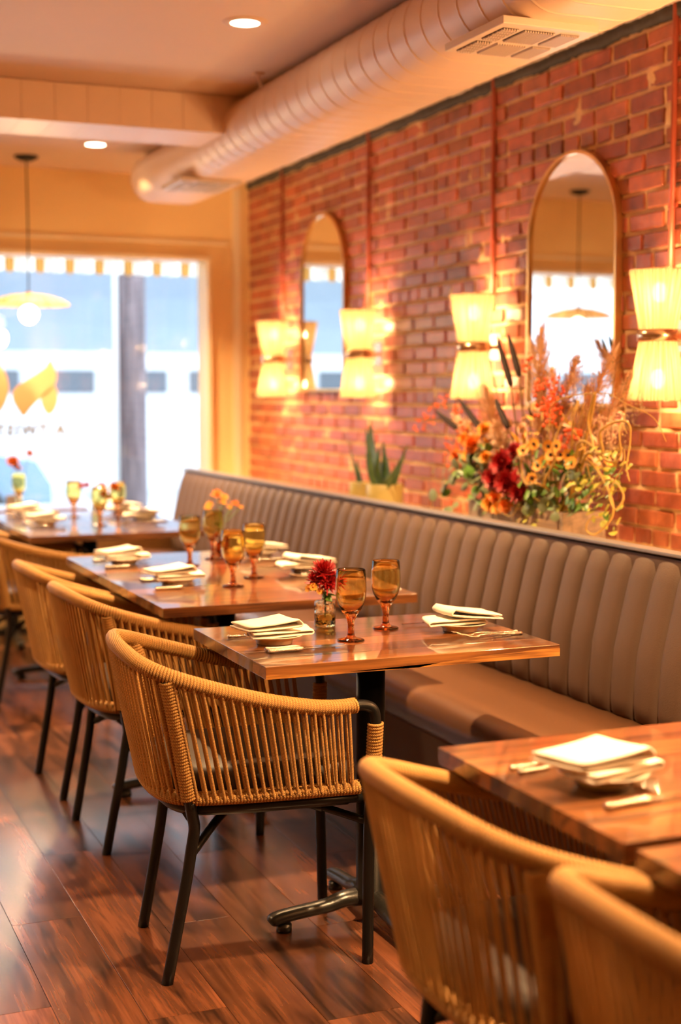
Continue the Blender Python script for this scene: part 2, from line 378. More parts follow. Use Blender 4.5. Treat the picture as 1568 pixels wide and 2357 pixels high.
# floor: sub-floor with the planks on it
fl = structure('floor', MB().box(((XL+XW)/2, (YB+YW+0.4)/2, -0.055), (XW-XL+0.4, YW-YB+0.8, 0.10)), plain('dark plank joint', (0.02, 0.01, 0.007), 0.7))
PW, PL = 0.185, 1.22
pm = MB().box((0, 0, 0), (PW-0.0012, PL-0.0012, 0.006), bev=0.0006).mesh('plank', M_floor)
rest = MB()
cnt = 0; x = -1.075 - 6*PW; col = 0
cells = []
while x < XW+PW:
    off = (col*0.437) % 1.0 * PL
    y = -3.2 + off - PL
    while y < YW+0.3:
        cells.append((x+PW/2, y+PL/2)); y += PL
    x += PW; col += 1
# shift so that a plank end falls at about (1.04..1.33, 3.39)
def vis(cx, cy): return -1.6 < cx < 2.1 and 1.2 < cy < 8.0
for (cx, cy) in cells:
    cy += 0.11
    if cy > YW+0.25 or cy < YB: continue
    if vis(cx, cy) and cnt < 300:
        k = random.uniform(0.72, 1.25); hh = random.uniform(-0.06, 0.06)
        o = obj('plank', pm, fl, (cx, cy, -0.0031), color=(k*(1+hh), k, k*(1-hh), 1)); cnt += 1
        if random.random() < 0.5: o.rotation_euler = (0, 0, PI)
    else:
        rest.box((cx, cy, -0.0031), (PW-0.0012, PL-0.0012, 0.006))
rest.build('distant_planks', M_floor, fl, kind='stuff')

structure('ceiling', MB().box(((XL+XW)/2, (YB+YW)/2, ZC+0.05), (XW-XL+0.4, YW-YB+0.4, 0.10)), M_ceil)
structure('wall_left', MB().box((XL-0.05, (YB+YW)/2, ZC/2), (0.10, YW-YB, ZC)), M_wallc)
structure('wall_back', MB().box(((XL+XW)/2, YB-0.05, ZC/2), (XW-XL, 0.10, ZC)), plain('dark brown wall paint', (0.16, 0.10, 0.06), 0.6))

# brick wall: mortar bed as an uneven sheet, bricks proud of it
CH = 0.0662                                  # course height
wall = structure('wall_right', MB().box((XW+0.11, (YB+YW)/2, ZC/2), (0.18, YW-YB+0.4, ZC)), M_mortar)
Y0B, Y1B, Z0B, ZTOP = 2.6, YW, 0.84, 2.605
mort = MB(); ny, nz = 380, 120; vs = []; fs = []
for i in range(ny+1):
    y = Y0B + (Y1B-Y0B)*i/ny
    for j in range(nz+1):
        z = Z0B + (ZTOP+0.03-Z0B)*j/nz
        n1 = noise.noise(Vector((y*9, z*9, 3.1))); n2 = noise.noise(Vector((y*38, z*38, 7.7)))
        d = 0.0035*n1 + 0.0045*n2
        vs.append((XW + 0.001 - d*1.2 - max(0, n1-0.25)*0.013, y, z))
for i in range(ny):
    for j in range(nz):
        a = i*(nz+1)+j; fs.append((a, a+nz+1, a+nz+2, a+1))
mort.add(vs, fs); mort.build('mortar', M_mortar, wall)
def brickmesh(l, h, seed):
    bm = bmesh.new(); bmesh.ops.create_cube(bm, size=1); rnd = random.Random(seed)
    for v in bm.verts: v.co = Vector((v.co.x*0.03, v.co.y*l, v.co.z*h)) + Vector((rnd.uniform(-.0012, .0012), rnd.uniform(-.003, .003), rnd.uniform(-.002, .002)))
    bmesh.ops.bevel(bm, geom=bm.edges[:], offset=0.0035, segments=1, affect='EDGES')
    me = bpy.data.meshes.new('brick'); bm.to_mesh(me); bm.free(); me.materials.append(M_brick); return me
BS = [brickmesh(0.193, CH-0.0140, s) for s in range(6)]; BH = [brickmesh(0.089, CH-0.0140, s+20) for s in range(4)]
bl = []
c = 0; z = 0.875 - CH/2
PITY = 0.2105
while z < ZTOP - 0.01:
    header = (c % 7 == 1)
    p = PITY/2 if header else PITY
    y = Y0B + random.uniform(0, 0.02) + (0 if c % 2 else p/2)
    while y < Y1B + p*0.3:
        bl.append((y, z, header, c)); y += p + random.uniform(-0.002, 0.002)
    z += CH; c += 1
bl.sort(key=lambda b: b[0] if b[0] > 3.72 else 100 - b[0])
restb = {}
def brickcolor():
    t = random.random(); k = random.uniform(0.75, 1.25)
    if t < 0.18: return (0.72*k, 0.75*k, 1.1*k, 1)
    if t < 0.3: return (0.62*k, 0.55*k, 0.55*k, 1)
    return (k, k*random.uniform(0.85, 1.15), k*random.uniform(0.8, 1.2), 1)
restm = MB(); nb = 0
for (y, z, hd, c) in bl:
    px = XW + 0.0065 + random.uniform(-0.0025, 0.0035)
    if y > Y1B - (0.05 if hd else 0.1): y = Y1B - (0.048 if hd else 0.1)
    if nb < 296:
        me = random.choice(BH if hd else BS)
        obj('brick', me, wall, (px, y, z), (random.uniform(-.008, .008), 0, random.uniform(-.006, .006)), color=brickcolor()); nb += 1
    else:
        me = random.choice(BH if hd else BS); mi = random.randrange(5)
        mb = restb.setdefault(mi, MB())
        mb.add([(v.co.x+px, v.co.y+y, v.co.z+z) for v in me.vertices], [list(p.vertices) for p in me.polygons], smooth=False)
tones = [(1, 1, 1, 1), (0.78, 0.8, 1.05, 1), (1.2, 1.12, 1.0, 1), (0.85, 0.8, 0.8, 1), (1.05, 0.95, 1.1, 1)]
# one joined part for the bricks past the limit, five brick tones in it
me = bpy.data.meshes.new('distant_bricks'); allv = []; allf = []; mid = []
for mi, mb in restb.items():
    n = len(allv); allv += mb.v; allf += [tuple(i+n for i in f) for f in mb.f]; mid += [mi]*len(mb.f)
me.from_pydata(allv, [], allf)
for t in tones:
    me.materials.append(plain('far brick tone', (0.38*t[0], 0.105*t[1], 0.052*t[2]), 0.40, nscale=14, namt=0.3, bump=0.6, bscale=45))
me.polygons.foreach_set('material_index', mid)
obj('distant_bricks', me, wall, kind='stuff')
# torn dark felt strip and plaster lip along the top of the bricks
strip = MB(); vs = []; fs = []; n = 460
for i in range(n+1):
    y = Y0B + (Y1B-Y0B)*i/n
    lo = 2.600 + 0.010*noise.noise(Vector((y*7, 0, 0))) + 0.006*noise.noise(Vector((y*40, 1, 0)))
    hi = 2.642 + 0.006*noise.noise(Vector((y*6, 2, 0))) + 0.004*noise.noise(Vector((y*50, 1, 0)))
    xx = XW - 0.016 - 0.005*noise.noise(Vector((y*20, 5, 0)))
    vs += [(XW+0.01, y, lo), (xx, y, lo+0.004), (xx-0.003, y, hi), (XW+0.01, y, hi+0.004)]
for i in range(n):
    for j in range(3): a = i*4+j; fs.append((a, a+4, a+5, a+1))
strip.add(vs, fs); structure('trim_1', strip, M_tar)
lip = MB(); vs = []; fs = []
for i in range(n+1):
    y = Y0B + (Y1B-Y0B)*i/n
    lo = 2.641 + 0.006*noise.noise(Vector((y*6, 2, 0))) + 0.005*noise.noise(Vector((y*60, 9, 0)))
    xx = XW - 0.026 - 0.010*noise.noise(Vector((y*30, 8, 0)))
    vs += [(XW, y, lo), (xx, y, lo), (xx-0.004, y, ZC)]
for i in range(n):
    for j in range(2): a = i*3+j; fs.append((a, a+3, a+4, a+1))
lip.add(vs, fs); structure('trim_2', lip, M_plast)

# end wall with the shop window
WX0, WX1, WZ0, WZ1 = -1.6, 2.54, 0.60, 2.19
ew = MB()
ew.box(((XL+WX0)/2, YW+0.09, ZC/2), (WX0-XL, 0.18, ZC))
ew.box(((WX1+XW+0.2)/2, YW+0.09, ZC/2), (XW+0.2-WX1, 0.18, ZC))
ew.box(((WX0+WX1)/2, YW+0.09, (WZ1+ZC)/2), (WX1-WX0, 0.18, ZC-WZ1))
ew.box(((WX0+WX1)/2, YW+0.09, WZ0/2), (WX1-WX0, 0.18, WZ0))
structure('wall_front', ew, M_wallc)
t = MB(); t.box(((WX0+WX1)/2+0.04, YW-0.008, 2.275), (WX1-WX0+0.16, 0.020, 0.018), bev=0.003)
structure('trim_3', t, M_trimw)
t = MB(); t.box((2.715, YW-0.006, 1.3), (0.05, 0.012, 2.6), bev=0.002)
structure('trim_4', t, M_trimw)
# casing round the opening
win = MB()
win.box(((WX0+WX1)/2, YW+0.04, WZ1-0.012), (WX1-WX0, 0.20, 0.024), bev=0.003)
win.box((WX1-0.012, YW+0.04, (WZ0+WZ1)/2), (0.024, 0.20, WZ1-WZ0-0.05), bev=0.003)
win.box((WX0+0.012, YW+0.04, (WZ0+WZ1)/2), (0.024, 0.20, WZ1-WZ0-0.05), bev=0.003)
win.box(((WX0+WX1)/2, YW+0.03, WZ0+0.012), (WX1-WX0, 0.24, 0.030), bev=0.004)
wo = structure('window_1', win, M_trimw)
MB().box(((WX0+WX1)/2, YW+0.135, (WZ0+WZ1)/2), (WX1-WX0-0.05, 0.006, WZ1-WZ0-0.05)).build('pane', M_pane, wo)

# logo and lettering stuck on the inside of the glass
YG = YW+0.135-0.0035
def film(name, poly, mt, parent, label=None):
    pts = spline([(x, 0, z) for x, z in poly] + [(poly[0][0], 0, poly[0][1])], 5)[:-1]
    mb = MB(); M = Matrix(((1, 0, 0), (0, 0, -1), (0, 1, 0)))
    mb.prism([(p.x, p.z) for p in pts], 0.0, 0.0012, M=M, c=(0, YG, 0))
    return mb.build(name, mt, parent)
lg = thing('window_logo', 'gold curling ribbon emblem stuck on the shop window', 'logo', (0, 0, 0))
film('ribbon', [(1.589, 1.602), (1.628, 1.570), (1.653, 1.502), (1.645, 1.445), (1.60, 1.39), (1.545, 1.345), (1.50, 1.30), (1.461, 1.255), (1.425, 1.295), (1.396, 1.36), (1.410, 1.415), (1.48, 1.468), (1.555, 1.515), (1.60, 1.555)], M_gold_film, lg)
film('ribbon', [(1.640, 1.439), (1.662, 1.37), (1.645, 1.30), (1.605, 1.262), (1.572, 1.30), (1.560, 1.355), (1.59, 1.395)], M_gold_film, lg)
film('ribbon', [(1.30, 1.60), (1.359, 1.506), (1.378, 1.414), (1.355, 1.326), (1.31, 1.27), (1.25, 1.25), (1.28, 1.33), (1.29, 1.42), (1.27, 1.52)], M_gold_film, lg)
fc = bpy.data.curves.new('lettering', 'FONT'); fc.body = 'A TWIST'; fc.size = 0.088; fc.extrude = 0.0006; fc.offset = 0.0045; fc.space_character = 1.22; fc.align_x = 'LEFT'
tmp = bpy.data.objects.new('lettering_source', fc); COL.objects.link(tmp)
bpy.context.view_layer.update()
lm = bpy.data.meshes.new_from_object(tmp.evaluated_get(bpy.context.evaluated_depsgraph_get())); bpy.data.objects.remove(tmp)
lm.name = 'window_lettering'; lm.materials.clear(); lm.materials.append(M_letter)
lo = obj('window_lettering', lm, None, (1.70, YG-0.0008, 1.145), (PI/2, 0, PI))
tag(lo, 'pale grey words A TWIST on the shop window below the gold emblem', 'lettering')

# ------------------------------------------------------------------ duct, box duct, downlights
dt = thing('air_duct', 'long white ribbed round sided duct hung along the brick wall', 'duct', (0, 0, 0))
XA, XB, ZD, RD = 2.02, 2.21, 2.525, 0.122
def obround(r, n=14):
    pr = []
    for i in range(n+1):
        a = PI/2 + PI*i/n; pr.append((XA + r*math.cos(a), ZD + r*math.sin(a)))
    for i in range(n+1):
        a = -PI/2 + PI*i/n; pr.append((XB + r*math.cos(a), ZD + r*math.sin(a)))
    return pr
mb = MB(); vs = []; y = 7.5; rows = 0; rib = 0.118; k = 0
ys = []
while y > 1.2:
    ys += [(y-rib*.01, RD), (y-rib*.04, RD), (y-rib*0.90, RD), (y-rib*0.93, RD), (y-rib*0.94, RD+0.0022), (y-rib*0.99, RD+0.0022)]; y -= rib
for (yy, r) in ys:
    for (px, pz) in obround(r): vs.append((px, yy, pz))
m_ = 30; fs = []
for i in range(len(ys)-1):
    for j in range(m_): fs.append((i*m_+j, i*m_+(j+1) % m_, (i+1)*m_+(j+1) % m_, (i+1)*m_+j))
fs.append(tuple(range(m_)))
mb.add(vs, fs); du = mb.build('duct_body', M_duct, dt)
def grille(y0, y1):
    g = MB(); xa, xb, zg = 1.90, 2.20, 2.392
    g.box(((xa+xb)/2, (y0+y1)/2, zg+0.004), (xb-xa, y1-y0, 0.022), bev=0.003)
    go = g.build('air_grille', M_grille, dt)
    L = y1-y0; W = xb-xa
    def patch(u0, u1, v0, v1, mt, name, slats, along):
        xx0, xx1, yy0, yy1 = xa+W*u0, xa+W*u1, y0+L*v0, y0+L*v1
        b = MB().box(((xx0+xx1)/2, (yy0+yy1)/2, zg-0.0078), (xx1-xx0, yy1-yy0, 0.0016)).build(name, mt, go)
        s = MB()
        for i in range(slats):
            t_ = (i+0.5)/slats
            if along == 'x': s.box((xx0+(xx1-xx0)*t_, (yy0+yy1)/2, zg-0.0105), ((xx1-xx0)/slats*0.42, yy1-yy0, 0.005))
            else: s.box(((xx0+xx1)/2, yy0+(yy1-yy0)*t_, zg-0.0105), (xx1-xx0, (yy1-yy0)/slats*0.42, 0.005))
        if name == 'dark_mesh':
            for i in range(5): s.box(((xx0+xx1)/2, yy0+(yy1-yy0)*(i+.5)/5, zg-0.0105), (xx1-xx0, 0.004, 0.004))
        s.build('louvre', M_grille, go, kind='stuff')
    patch(0.08, 0.24, 0.12, 0.48, M_void, 'dark_mesh', 6, 'x')
    patch(0.08, 0.24, 0.56, 0.92, M_void, 'dark_mesh', 6, 'x')
    patch(0.30, 0.62, 0.12, 0.48, M_void, 'vent_opening', 12, 'x')
    patch(0.30, 0.62, 0.56, 0.92, M_grille, 'vent_opening', 12, 'x')
    patch(0.68, 0.88, 0.12, 0.48, M_cap, 'vent_opening', 10, 'x')
    patch(0.68, 0.88, 0.56, 0.92, M_cap, 'vent_opening', 10, 'x')
grille(3.45, 3.80); grille(6.55, 6.90)
for yy in (3.95, 5.45, 6.9):
    s = MB(); s.tube([(1.915, yy, 2.60), (1.905, yy, 2.63), (1.90, yy, ZC)], 0.006, n=6); s.box((1.90, yy, ZC-0.004), (0.04, 0.04, 0.008)); s.build('hanger_strap', M_duct, dt)
bd = thing('box_duct', 'flat white panelled box duct crossing the ceiling towards the left', 'duct', (0, 0, 0))
px0 = XL+0.0; pw = 0.135; n = int((XA-0.06-px0)/pw)
pmesh = MB().box((0, 0, 0), (pw-0.0012, 0.36, 0.158), bev=0.0014).mesh('panel', M_duct)
MB().box(((px0+XA-0.03)/2, 6.07, 2.575), (XA-0.03-px0, 0.34, 0.145)).build('duct_core', M_duct, bd)
for i in range(n+1):
    xx = XA-0.03-pw*(i+0.5)
    if xx > px0+pw/2: obj('panel', pmesh, bd, (xx, 6.07, 2.572))
for i, (x, y) in enumerate(DOWNLIGHTS[:2]):
    d = thing('downlight', ['round recessed downlight glowing in the ceiling, nearest to the duct grille', 'round recessed downlight beyond the box duct, above the far tables'][i], 'ceiling light', (x, y, ZC))
    MB().lathe([(0.048, -0.001), (0.05, -0.006), (0.062, -0.007), (0.075, -0.004), (0.078, 0.0)], 32).build('trim_ring', M_ceil, d)
    MB().lathe([(0.001, -0.0065), (0.03, -0.0065), (0.0495, -0.0045)], 32).build('lens', M_dl, d)

# ------------------------------------------------------------------ conduits, sconces, mirrors
SY = [7.49, 6.28, 5.115, 3.85]
sl = ['farthest pleated wall lamp, beside the far end of the brick wall', 'pleated wall lamp just right of the far arched mirror', 'pleated wall lamp just left of the near arched mirror, partly behind the flowers', 'pleated wall lamp right of the near arched mirror, cut by the picture edge']
pls = ['thin red conduit above the farthest wall lamp', 'thin red conduit running down to the wall lamp beside the far mirror', 'thin red conduit running down to the wall lamp left of the near mirror', 'thin red conduit at the right edge above the nearest wall lamp']
def half_shade(top):
    mb = MB(); n = 180; vs = []; fs = []; rows = 7; s = 1 if top else -1
    for i in range(rows+1):
        t_ = i/rows; r = 0.060 + 0.034*t_; z = s*(0.012 + 0.196*t_)
        for j in range(n):
            a = D(52) + D(256)*j/(n-1); rr = r + 0.0016*math.cos(a*45)*(0.5+t_) + 0.001*math.sin(a*17+t_*2)
            vs.append((rr*math.cos(a), rr*math.sin(a), z))
    for i in range(rows):
        for j in range(n-1): fs.append((i*n+j, i*n+j+1, (i+1)*n+j+1, (i+1)*n+j))
    return mb.add(vs, fs)
sm = [half_shade(True).mesh('pleated_shade', M_shade), half_shade(False).mesh('pleated_shade', M_shade)]
bandm = MB().lathe([(0.060, -0.019), (0.069, -0.019), (0.069, 0.019), (0.060, 0.019)], 40).mesh('metal_band', M_nickel)
rimm = MB().tube([(0.0945*math.cos(2*PI*i/48), 0.0945*math.sin(2*PI*i/48), 0) for i in range(49)], 0.0018, n=5, cap=False).mesh('wire_rim', M_nickel)
bulbm = MB().ball((0, 0, 0), 0.024, 14, 10, sc=(1, 1, 1.35)).mesh('bulb', M_bulb)
plm = MB().box((0.10, 0, 0), (0.008, 0.09, 0.11), bev=0.002).tube([(0.0, 0, 0), (0.10, 0, 0)], 0.009).mesh('wall_plate', M_nickel)
def sconce_light(x, y, z, pw_):
    l = bpy.data.lights.new('sconce_light', 'POINT'); l.energy = pw_; l.color = (1.0, 0.55, 0.23); l.shadow_soft_size = 0.03
    o = bpy.data.objects.new('sconce_light', l); COL.objects.link(o); o.location = (x, y, z)
for y, lb in zip(SY, sl):
    s = thing('wall_sconce', lb, 'wall lamp', (XW-0.104, y, 1.577), 0, 'pleated double wall lamps')
    for q in (0, 1):
        obj('pleated_shade', sm[q], s); z = (1 if q == 0 else -1)
        obj('wire_rim', rimm, s, (0, 0, z*0.208)); obj('bulb', bulbm, s, (0, 0, z*0.138))
        sconce_light(XW-0.104, y, 1.577+z*0.138, 32.0)
    obj('metal_band', bandm, s); obj('wall_plate', plm, s)
for y in (2.6, 1.35):                         # same lamps along the wall outside the picture
    for z in (-1, 1): sconce_light(XW-0.104, y, 1.577+z*0.138, 32.0)
for y, lb in zip([7.589, 6.381, 5.13, 3.917], pls):
    p = MB().tube([(XW-0.014, y, 2.652), (XW-0.014, y, 1.72)], 0.010, n=10)
    for zz in (2.45, 2.0): p.box((XW-0.010, y, zz), (0.012, 0.04, 0.014))
    tag(p.build('conduit', M_pipe), lb, 'pipe', 'red conduits')

def arch(w_, h_, n=24):
    r = w_/2; pts = []
    for i in range(n+1):
        a = PI*i/n; pts.append((r*math.cos(a), h_-r + r*math.sin(a)))
    return [(r, 0.0)] + pts[:] + [(-r, 0.0)]
def mirror(y, z0, w_, h_, label):
    t = thing('arched_mirror', label, 'mirror', (XW-0.012, y, z0), 0, 'arched brass framed mirrors')
    pr = arch(w_, h_)
    M = Matrix(((0, 0, -1), (1, 0, 0), (0, 1, 0)))
    MB().prism([(a*0.985, b*0.995+0.002) for a, b in pr], 0.006, 0.012, M=M).build('mirror_glass', M_mirror, t)
    # frame: square section swept round the outline
    path = []; r = w_/2; n = 40
    path = [(r, 0.006)] + [(r, 0.1*i*(h_-r)) for i in range(2, 10)] + [(r*math.cos(PI*i/n), h_-r+r*math.sin(PI*i/n)) for i in range(n+1)] + [(-r, (h_-r)*0.1*i) for i in range(9, 1, -1)] + [(-r, 0.006)]
    fr = MB(); vs = []; fs = []; m = len(path)
    for i, (a, b) in enumerate(path):
        q0 = path[(i-1) % m]; q1 = path[(i+1) % m]; tx, tz = q1[0]-q0[0], q1[1]-q0[1]; l = math.hypot(tx, tz); nx, nz_ = tz/l, -tx/l
        if i == 0: nx, nz_ = 1, -1
        if i == m-1: nx, nz_ = -1, -1
        for (o_, d_) in ((0.006, -0.012), (0.006, 0.022), (-0.007, 0.022), (-0.007, -0.012)):
            vs.append((-d_, a+nx*o_, b+nz_*o_))
    for i in range(m):
        for j in range(4): fs.append((i*4+j, i*4+(j+1) % 4, ((i+1) % m)*4+(j+1) % 4, ((i+1) % m)*4+j))
    fr.add(vs, fs, smooth=False).build('brass_frame', M_brass, t)
mirror(4.515, 1.345, 0.60, 0.915, 'near tall arched mirror with thin brass frame above the flowers')
mirror(6.955, 1.40, 0.60, 0.915, 'far tall arched mirror with thin brass frame between two wall lamps')

# ------------------------------------------------------------------ pendants
def pendant(x, y, label):
    t = thing('pendant_lamp', label, 'pendant lamp', (x, y, 0), 0, 'wide shaded pendants by the window')
    MB().lathe([(0.001, ZC-0.028), (0.03, ZC-0.028), (0.062, ZC-0.012), (0.065, ZC-0.001)], 28).build('canopy', M_black, t)
    MB().tube([(0, 0, ZC-0.02), (0.003, 0, 2.3), (0, 0, 1.93)], 0.004, n=6).build('cord', M_black, t)
    MB().lathe([(0.001, 1.935), (0.018, 1.933), (0.022, 1.90), (0.024, 1.87), (0.001, 1.868)], 20).build('socket', M_brass, t)
    MB().lathe([(0.020, 1.925), (0.09, 1.918), (0.17, 1.895), (0.215, 1.868), (0.219, 1.862), (0.213, 1.863), (0.16, 1.888), (0.08, 1.909), (0.02, 1.915)], 72, ripple=18, amp=0.02).build('shade', M_pshade, t)
    MB().ball((0, 0, 1.815), 0.052, 20, 14).build('globe', emis('pendant globe', (1.0, 0.84, 0.58), 5), t)
    l = bpy.data.lights.new('pendant_light', 'POINT'); l.energy = 24; l.color = (1, 0.62, 0.28); l.shadow_soft_size = 0.06
    o = bpy.data.objects.new('pendant_light', l); COL.objects.link(o); o.location = (x, y, 1.72)
pendant(1.405, 7.80, 'wide pale pendant lamp with glowing globe hanging in front of the window')
pendant(0.70, 7.80, 'pendant lamp seen only in the near arched mirror, hanging further left by the window')

# ------------------------------------------------------------------ banquettes and ledge
structure('trim_5', MB().box(((2.385+XW)/2, (1.0+YW)/2, 0.852), (XW-2.385, YW-1.0, 0.036)), M_trimw)
PROF = [(2.270, .462), (2.250, .49), (2.246, .53), (2.247, .58), (2.255, .673), (2.270, .74), (2.284, .80), (2.303, .875), (2.322, .920), (2.340, .938), (2.362, .944)]
def channelmesh(w_):
    mb = MB(); K = 9; vs = []; fs = []
    for (x, z) in PROF:
        for k in range(K):
            t_ = -1 + 2*k/(K-1); b = math.sqrt(max(0, 1-abs(t_)**2.2))
            vs.append((x + 0.020*(1-b), t_*w_*0.499, z - 0.006*(1-b)))
    for i in range(len(PROF)-1):
        for k in range(K-1): a = i*K+k; fs.append((a, a+1, a+K+1, a+K))
    # closing rows into the back
    n0 = len(vs)
    for (x, z) in PROF:
        vs.append((x+0.045, -w_*0.499, z-0.02)); vs.append((x+0.045, w_*0.499, z-0.02))
    for i in range(len(PROF)-1):
        fs.append((i*K, (i+1)*K, n0+2*(i+1), n0+2*i)); fs.append((i*K+K-1, n0+2*i+1, n0+2*(i+1)+1, (i+1)*K+K-1))
    return mb.add(vs, fs).mesh('channel', M_back)
def banquette(y0, y1, n, label):
    t = thing('banquette', label, 'banquette', (0, y0, 0), 0); L = y1-y0; cw = L/n
    MB().box((2.351, L/2, 0.47), (0.040, L-0.004, 0.938), bev=0.004).build('backrest_body', M_back, t)
    cm = channelmesh(cw)
    for i in range(n): obj('channel', cm, t, (0, cw*(i+0.5), 0))
    MB().box((2.3515, L/2, 0.9505), (0.055, L-0.003, 0.011), bev=0.003).build('top_cap', M_cap, t)
    # seat pad with a soft rolled front
    seat = MB(); sec = []
    for (x, z) in [(2.262, .478), (2.1, .484), (1.96, .484), (1.90, .481), (1.868, .470), (1.852, .450), (1.848, .42), (1.856, .38), (1.875, .36), (2.262, .36)]: sec.append((x, z))
    k = len(sec); rows_ = [(0.0, 0.985), (0.012, 1.0), (L-0.012, 1.0), (L, 0.985)]; vs = []; fs = []
    for (yy, s_) in rows_:
        for (x, z) in sec: vs.append((2.06+(x-2.06)*s_, yy, 0.42+(z-0.42)*s_))
    for i in range(3):
        for j in range(k): fs.append((i*k+j, i*k+(j+1) % k, (i+1)*k+(j+1) % k, (i+1)*k+j))
    fs.append(tuple(range(k))); fs.append(tuple(reversed([3*k+j for j in range(k)])))
    seat.add(vs, fs).build('seat', M_seat, t)
    MB().box((2.08, L/2, 0.18), (0.39, L-0.01, 0.36), bev=0.003).build('plinth', M_back, t)
    return t
banquette(1.36, 5.62, 37, 'near taupe channel tufted banquette along the brick wall with leatherette seat')
banquette(5.625, 8.05, 21, 'far taupe channel tufted banquette ending at the window wall')

# ------------------------------------------------------------------ tables
def table(x0, x1, y0, y1, label, nb, light=(), foot=0.28, group=None, tone=1.0):
    cx, cy = (x0+x1)/2, (y0+y1)/2; L = x1-x0; W = y1-y0
    t = thing('dining_table', label, 'table', (cx, cy, 0), 0, group)
    bw = W/nb
    for i in range(nb):
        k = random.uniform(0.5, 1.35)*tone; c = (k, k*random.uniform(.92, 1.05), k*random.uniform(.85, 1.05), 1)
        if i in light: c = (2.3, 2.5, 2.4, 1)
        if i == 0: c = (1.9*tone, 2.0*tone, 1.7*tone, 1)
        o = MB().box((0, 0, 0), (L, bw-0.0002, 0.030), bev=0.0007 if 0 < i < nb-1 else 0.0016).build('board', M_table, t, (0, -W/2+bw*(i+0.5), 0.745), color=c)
    MB().lathe([(0.0001, 0.055), (0.055, 0.055), (0.055, 0.075), (0.038, 0.09), (0.038, 0.70), (0.0001, 0.70)], 32).build('pillar', M_black, t)
    MB().box((0, 0, 0.717), (0.34, 0.34, 0.022), bev=0.006).build('mounting_plate', M_black, t)
    fm = MB(); pts = spline([(0.0, 0, 0.062), (0.07, 0, 0.064), (foot*0.45, 0, 0.052), (foot*0.8, 0, 0.043), (foot-0.012, 0, 0.036), (foot+0.004, 0, 0.026)], 5)
    rr = [0.034 - 0.010*min(1, i/(len(pts)*0.45)) for i in range(len(pts))]; rr[-1] = 0.012; rr[-2] = 0.017; rr[-3] = 0.021
    fm.tube(pts, [r*0.72 for r in rr], n=12, sy=1.35, up=(0, 0, 1)); fm.lathe([(0.001, 0), (0.020, 0), (0.020, 0.02), (0.001, 0.024)], 16, (foot-0.035, 0, 0))
    me = fm.mesh('base_foot', M_iron)
    for a in range(4): obj('base_foot', me, t, None, (0, 0, a*PI/2))
    return t
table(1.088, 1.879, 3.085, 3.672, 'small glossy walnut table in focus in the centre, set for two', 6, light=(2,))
SW = MB(); Lh = 0.3955; n_ = 40; up_ = []
for i in range(n_+1):
    x = -Lh + 2*Lh*i/n_; f = i/n_
    h_ = 0.009*max(0, 1-f/0.42) if f < 0.42 else (0.0 if f < 0.5 else 0.022*(1-math.exp(-(f-0.5)*5)))
    up_.append((x, -0.0146 + max(0.0002, h_) + 0.0006*math.sin(i*.9)))
SW.prism([(-Lh, -0.0148), (Lh, -0.0148)] + up_[::-1], 0.0, 0.0006, M=Matrix(((1, 0, 0), (0, 0, -1), (0, 1, 0))))
t1 = [o for o in bpy.data.objects if o.name.startswith('dining_table')][0]
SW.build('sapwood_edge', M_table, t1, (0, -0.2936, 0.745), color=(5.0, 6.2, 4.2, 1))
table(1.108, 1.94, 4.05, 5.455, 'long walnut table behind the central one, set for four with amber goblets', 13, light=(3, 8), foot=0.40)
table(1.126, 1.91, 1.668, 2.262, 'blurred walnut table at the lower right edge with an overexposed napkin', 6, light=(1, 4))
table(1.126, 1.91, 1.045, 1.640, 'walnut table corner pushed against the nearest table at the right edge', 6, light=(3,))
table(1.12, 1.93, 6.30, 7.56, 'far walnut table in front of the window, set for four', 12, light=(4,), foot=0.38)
table(0.92, 1.70, 7.74, 8.16, 'farthest walnut table right under the shop window', 5)

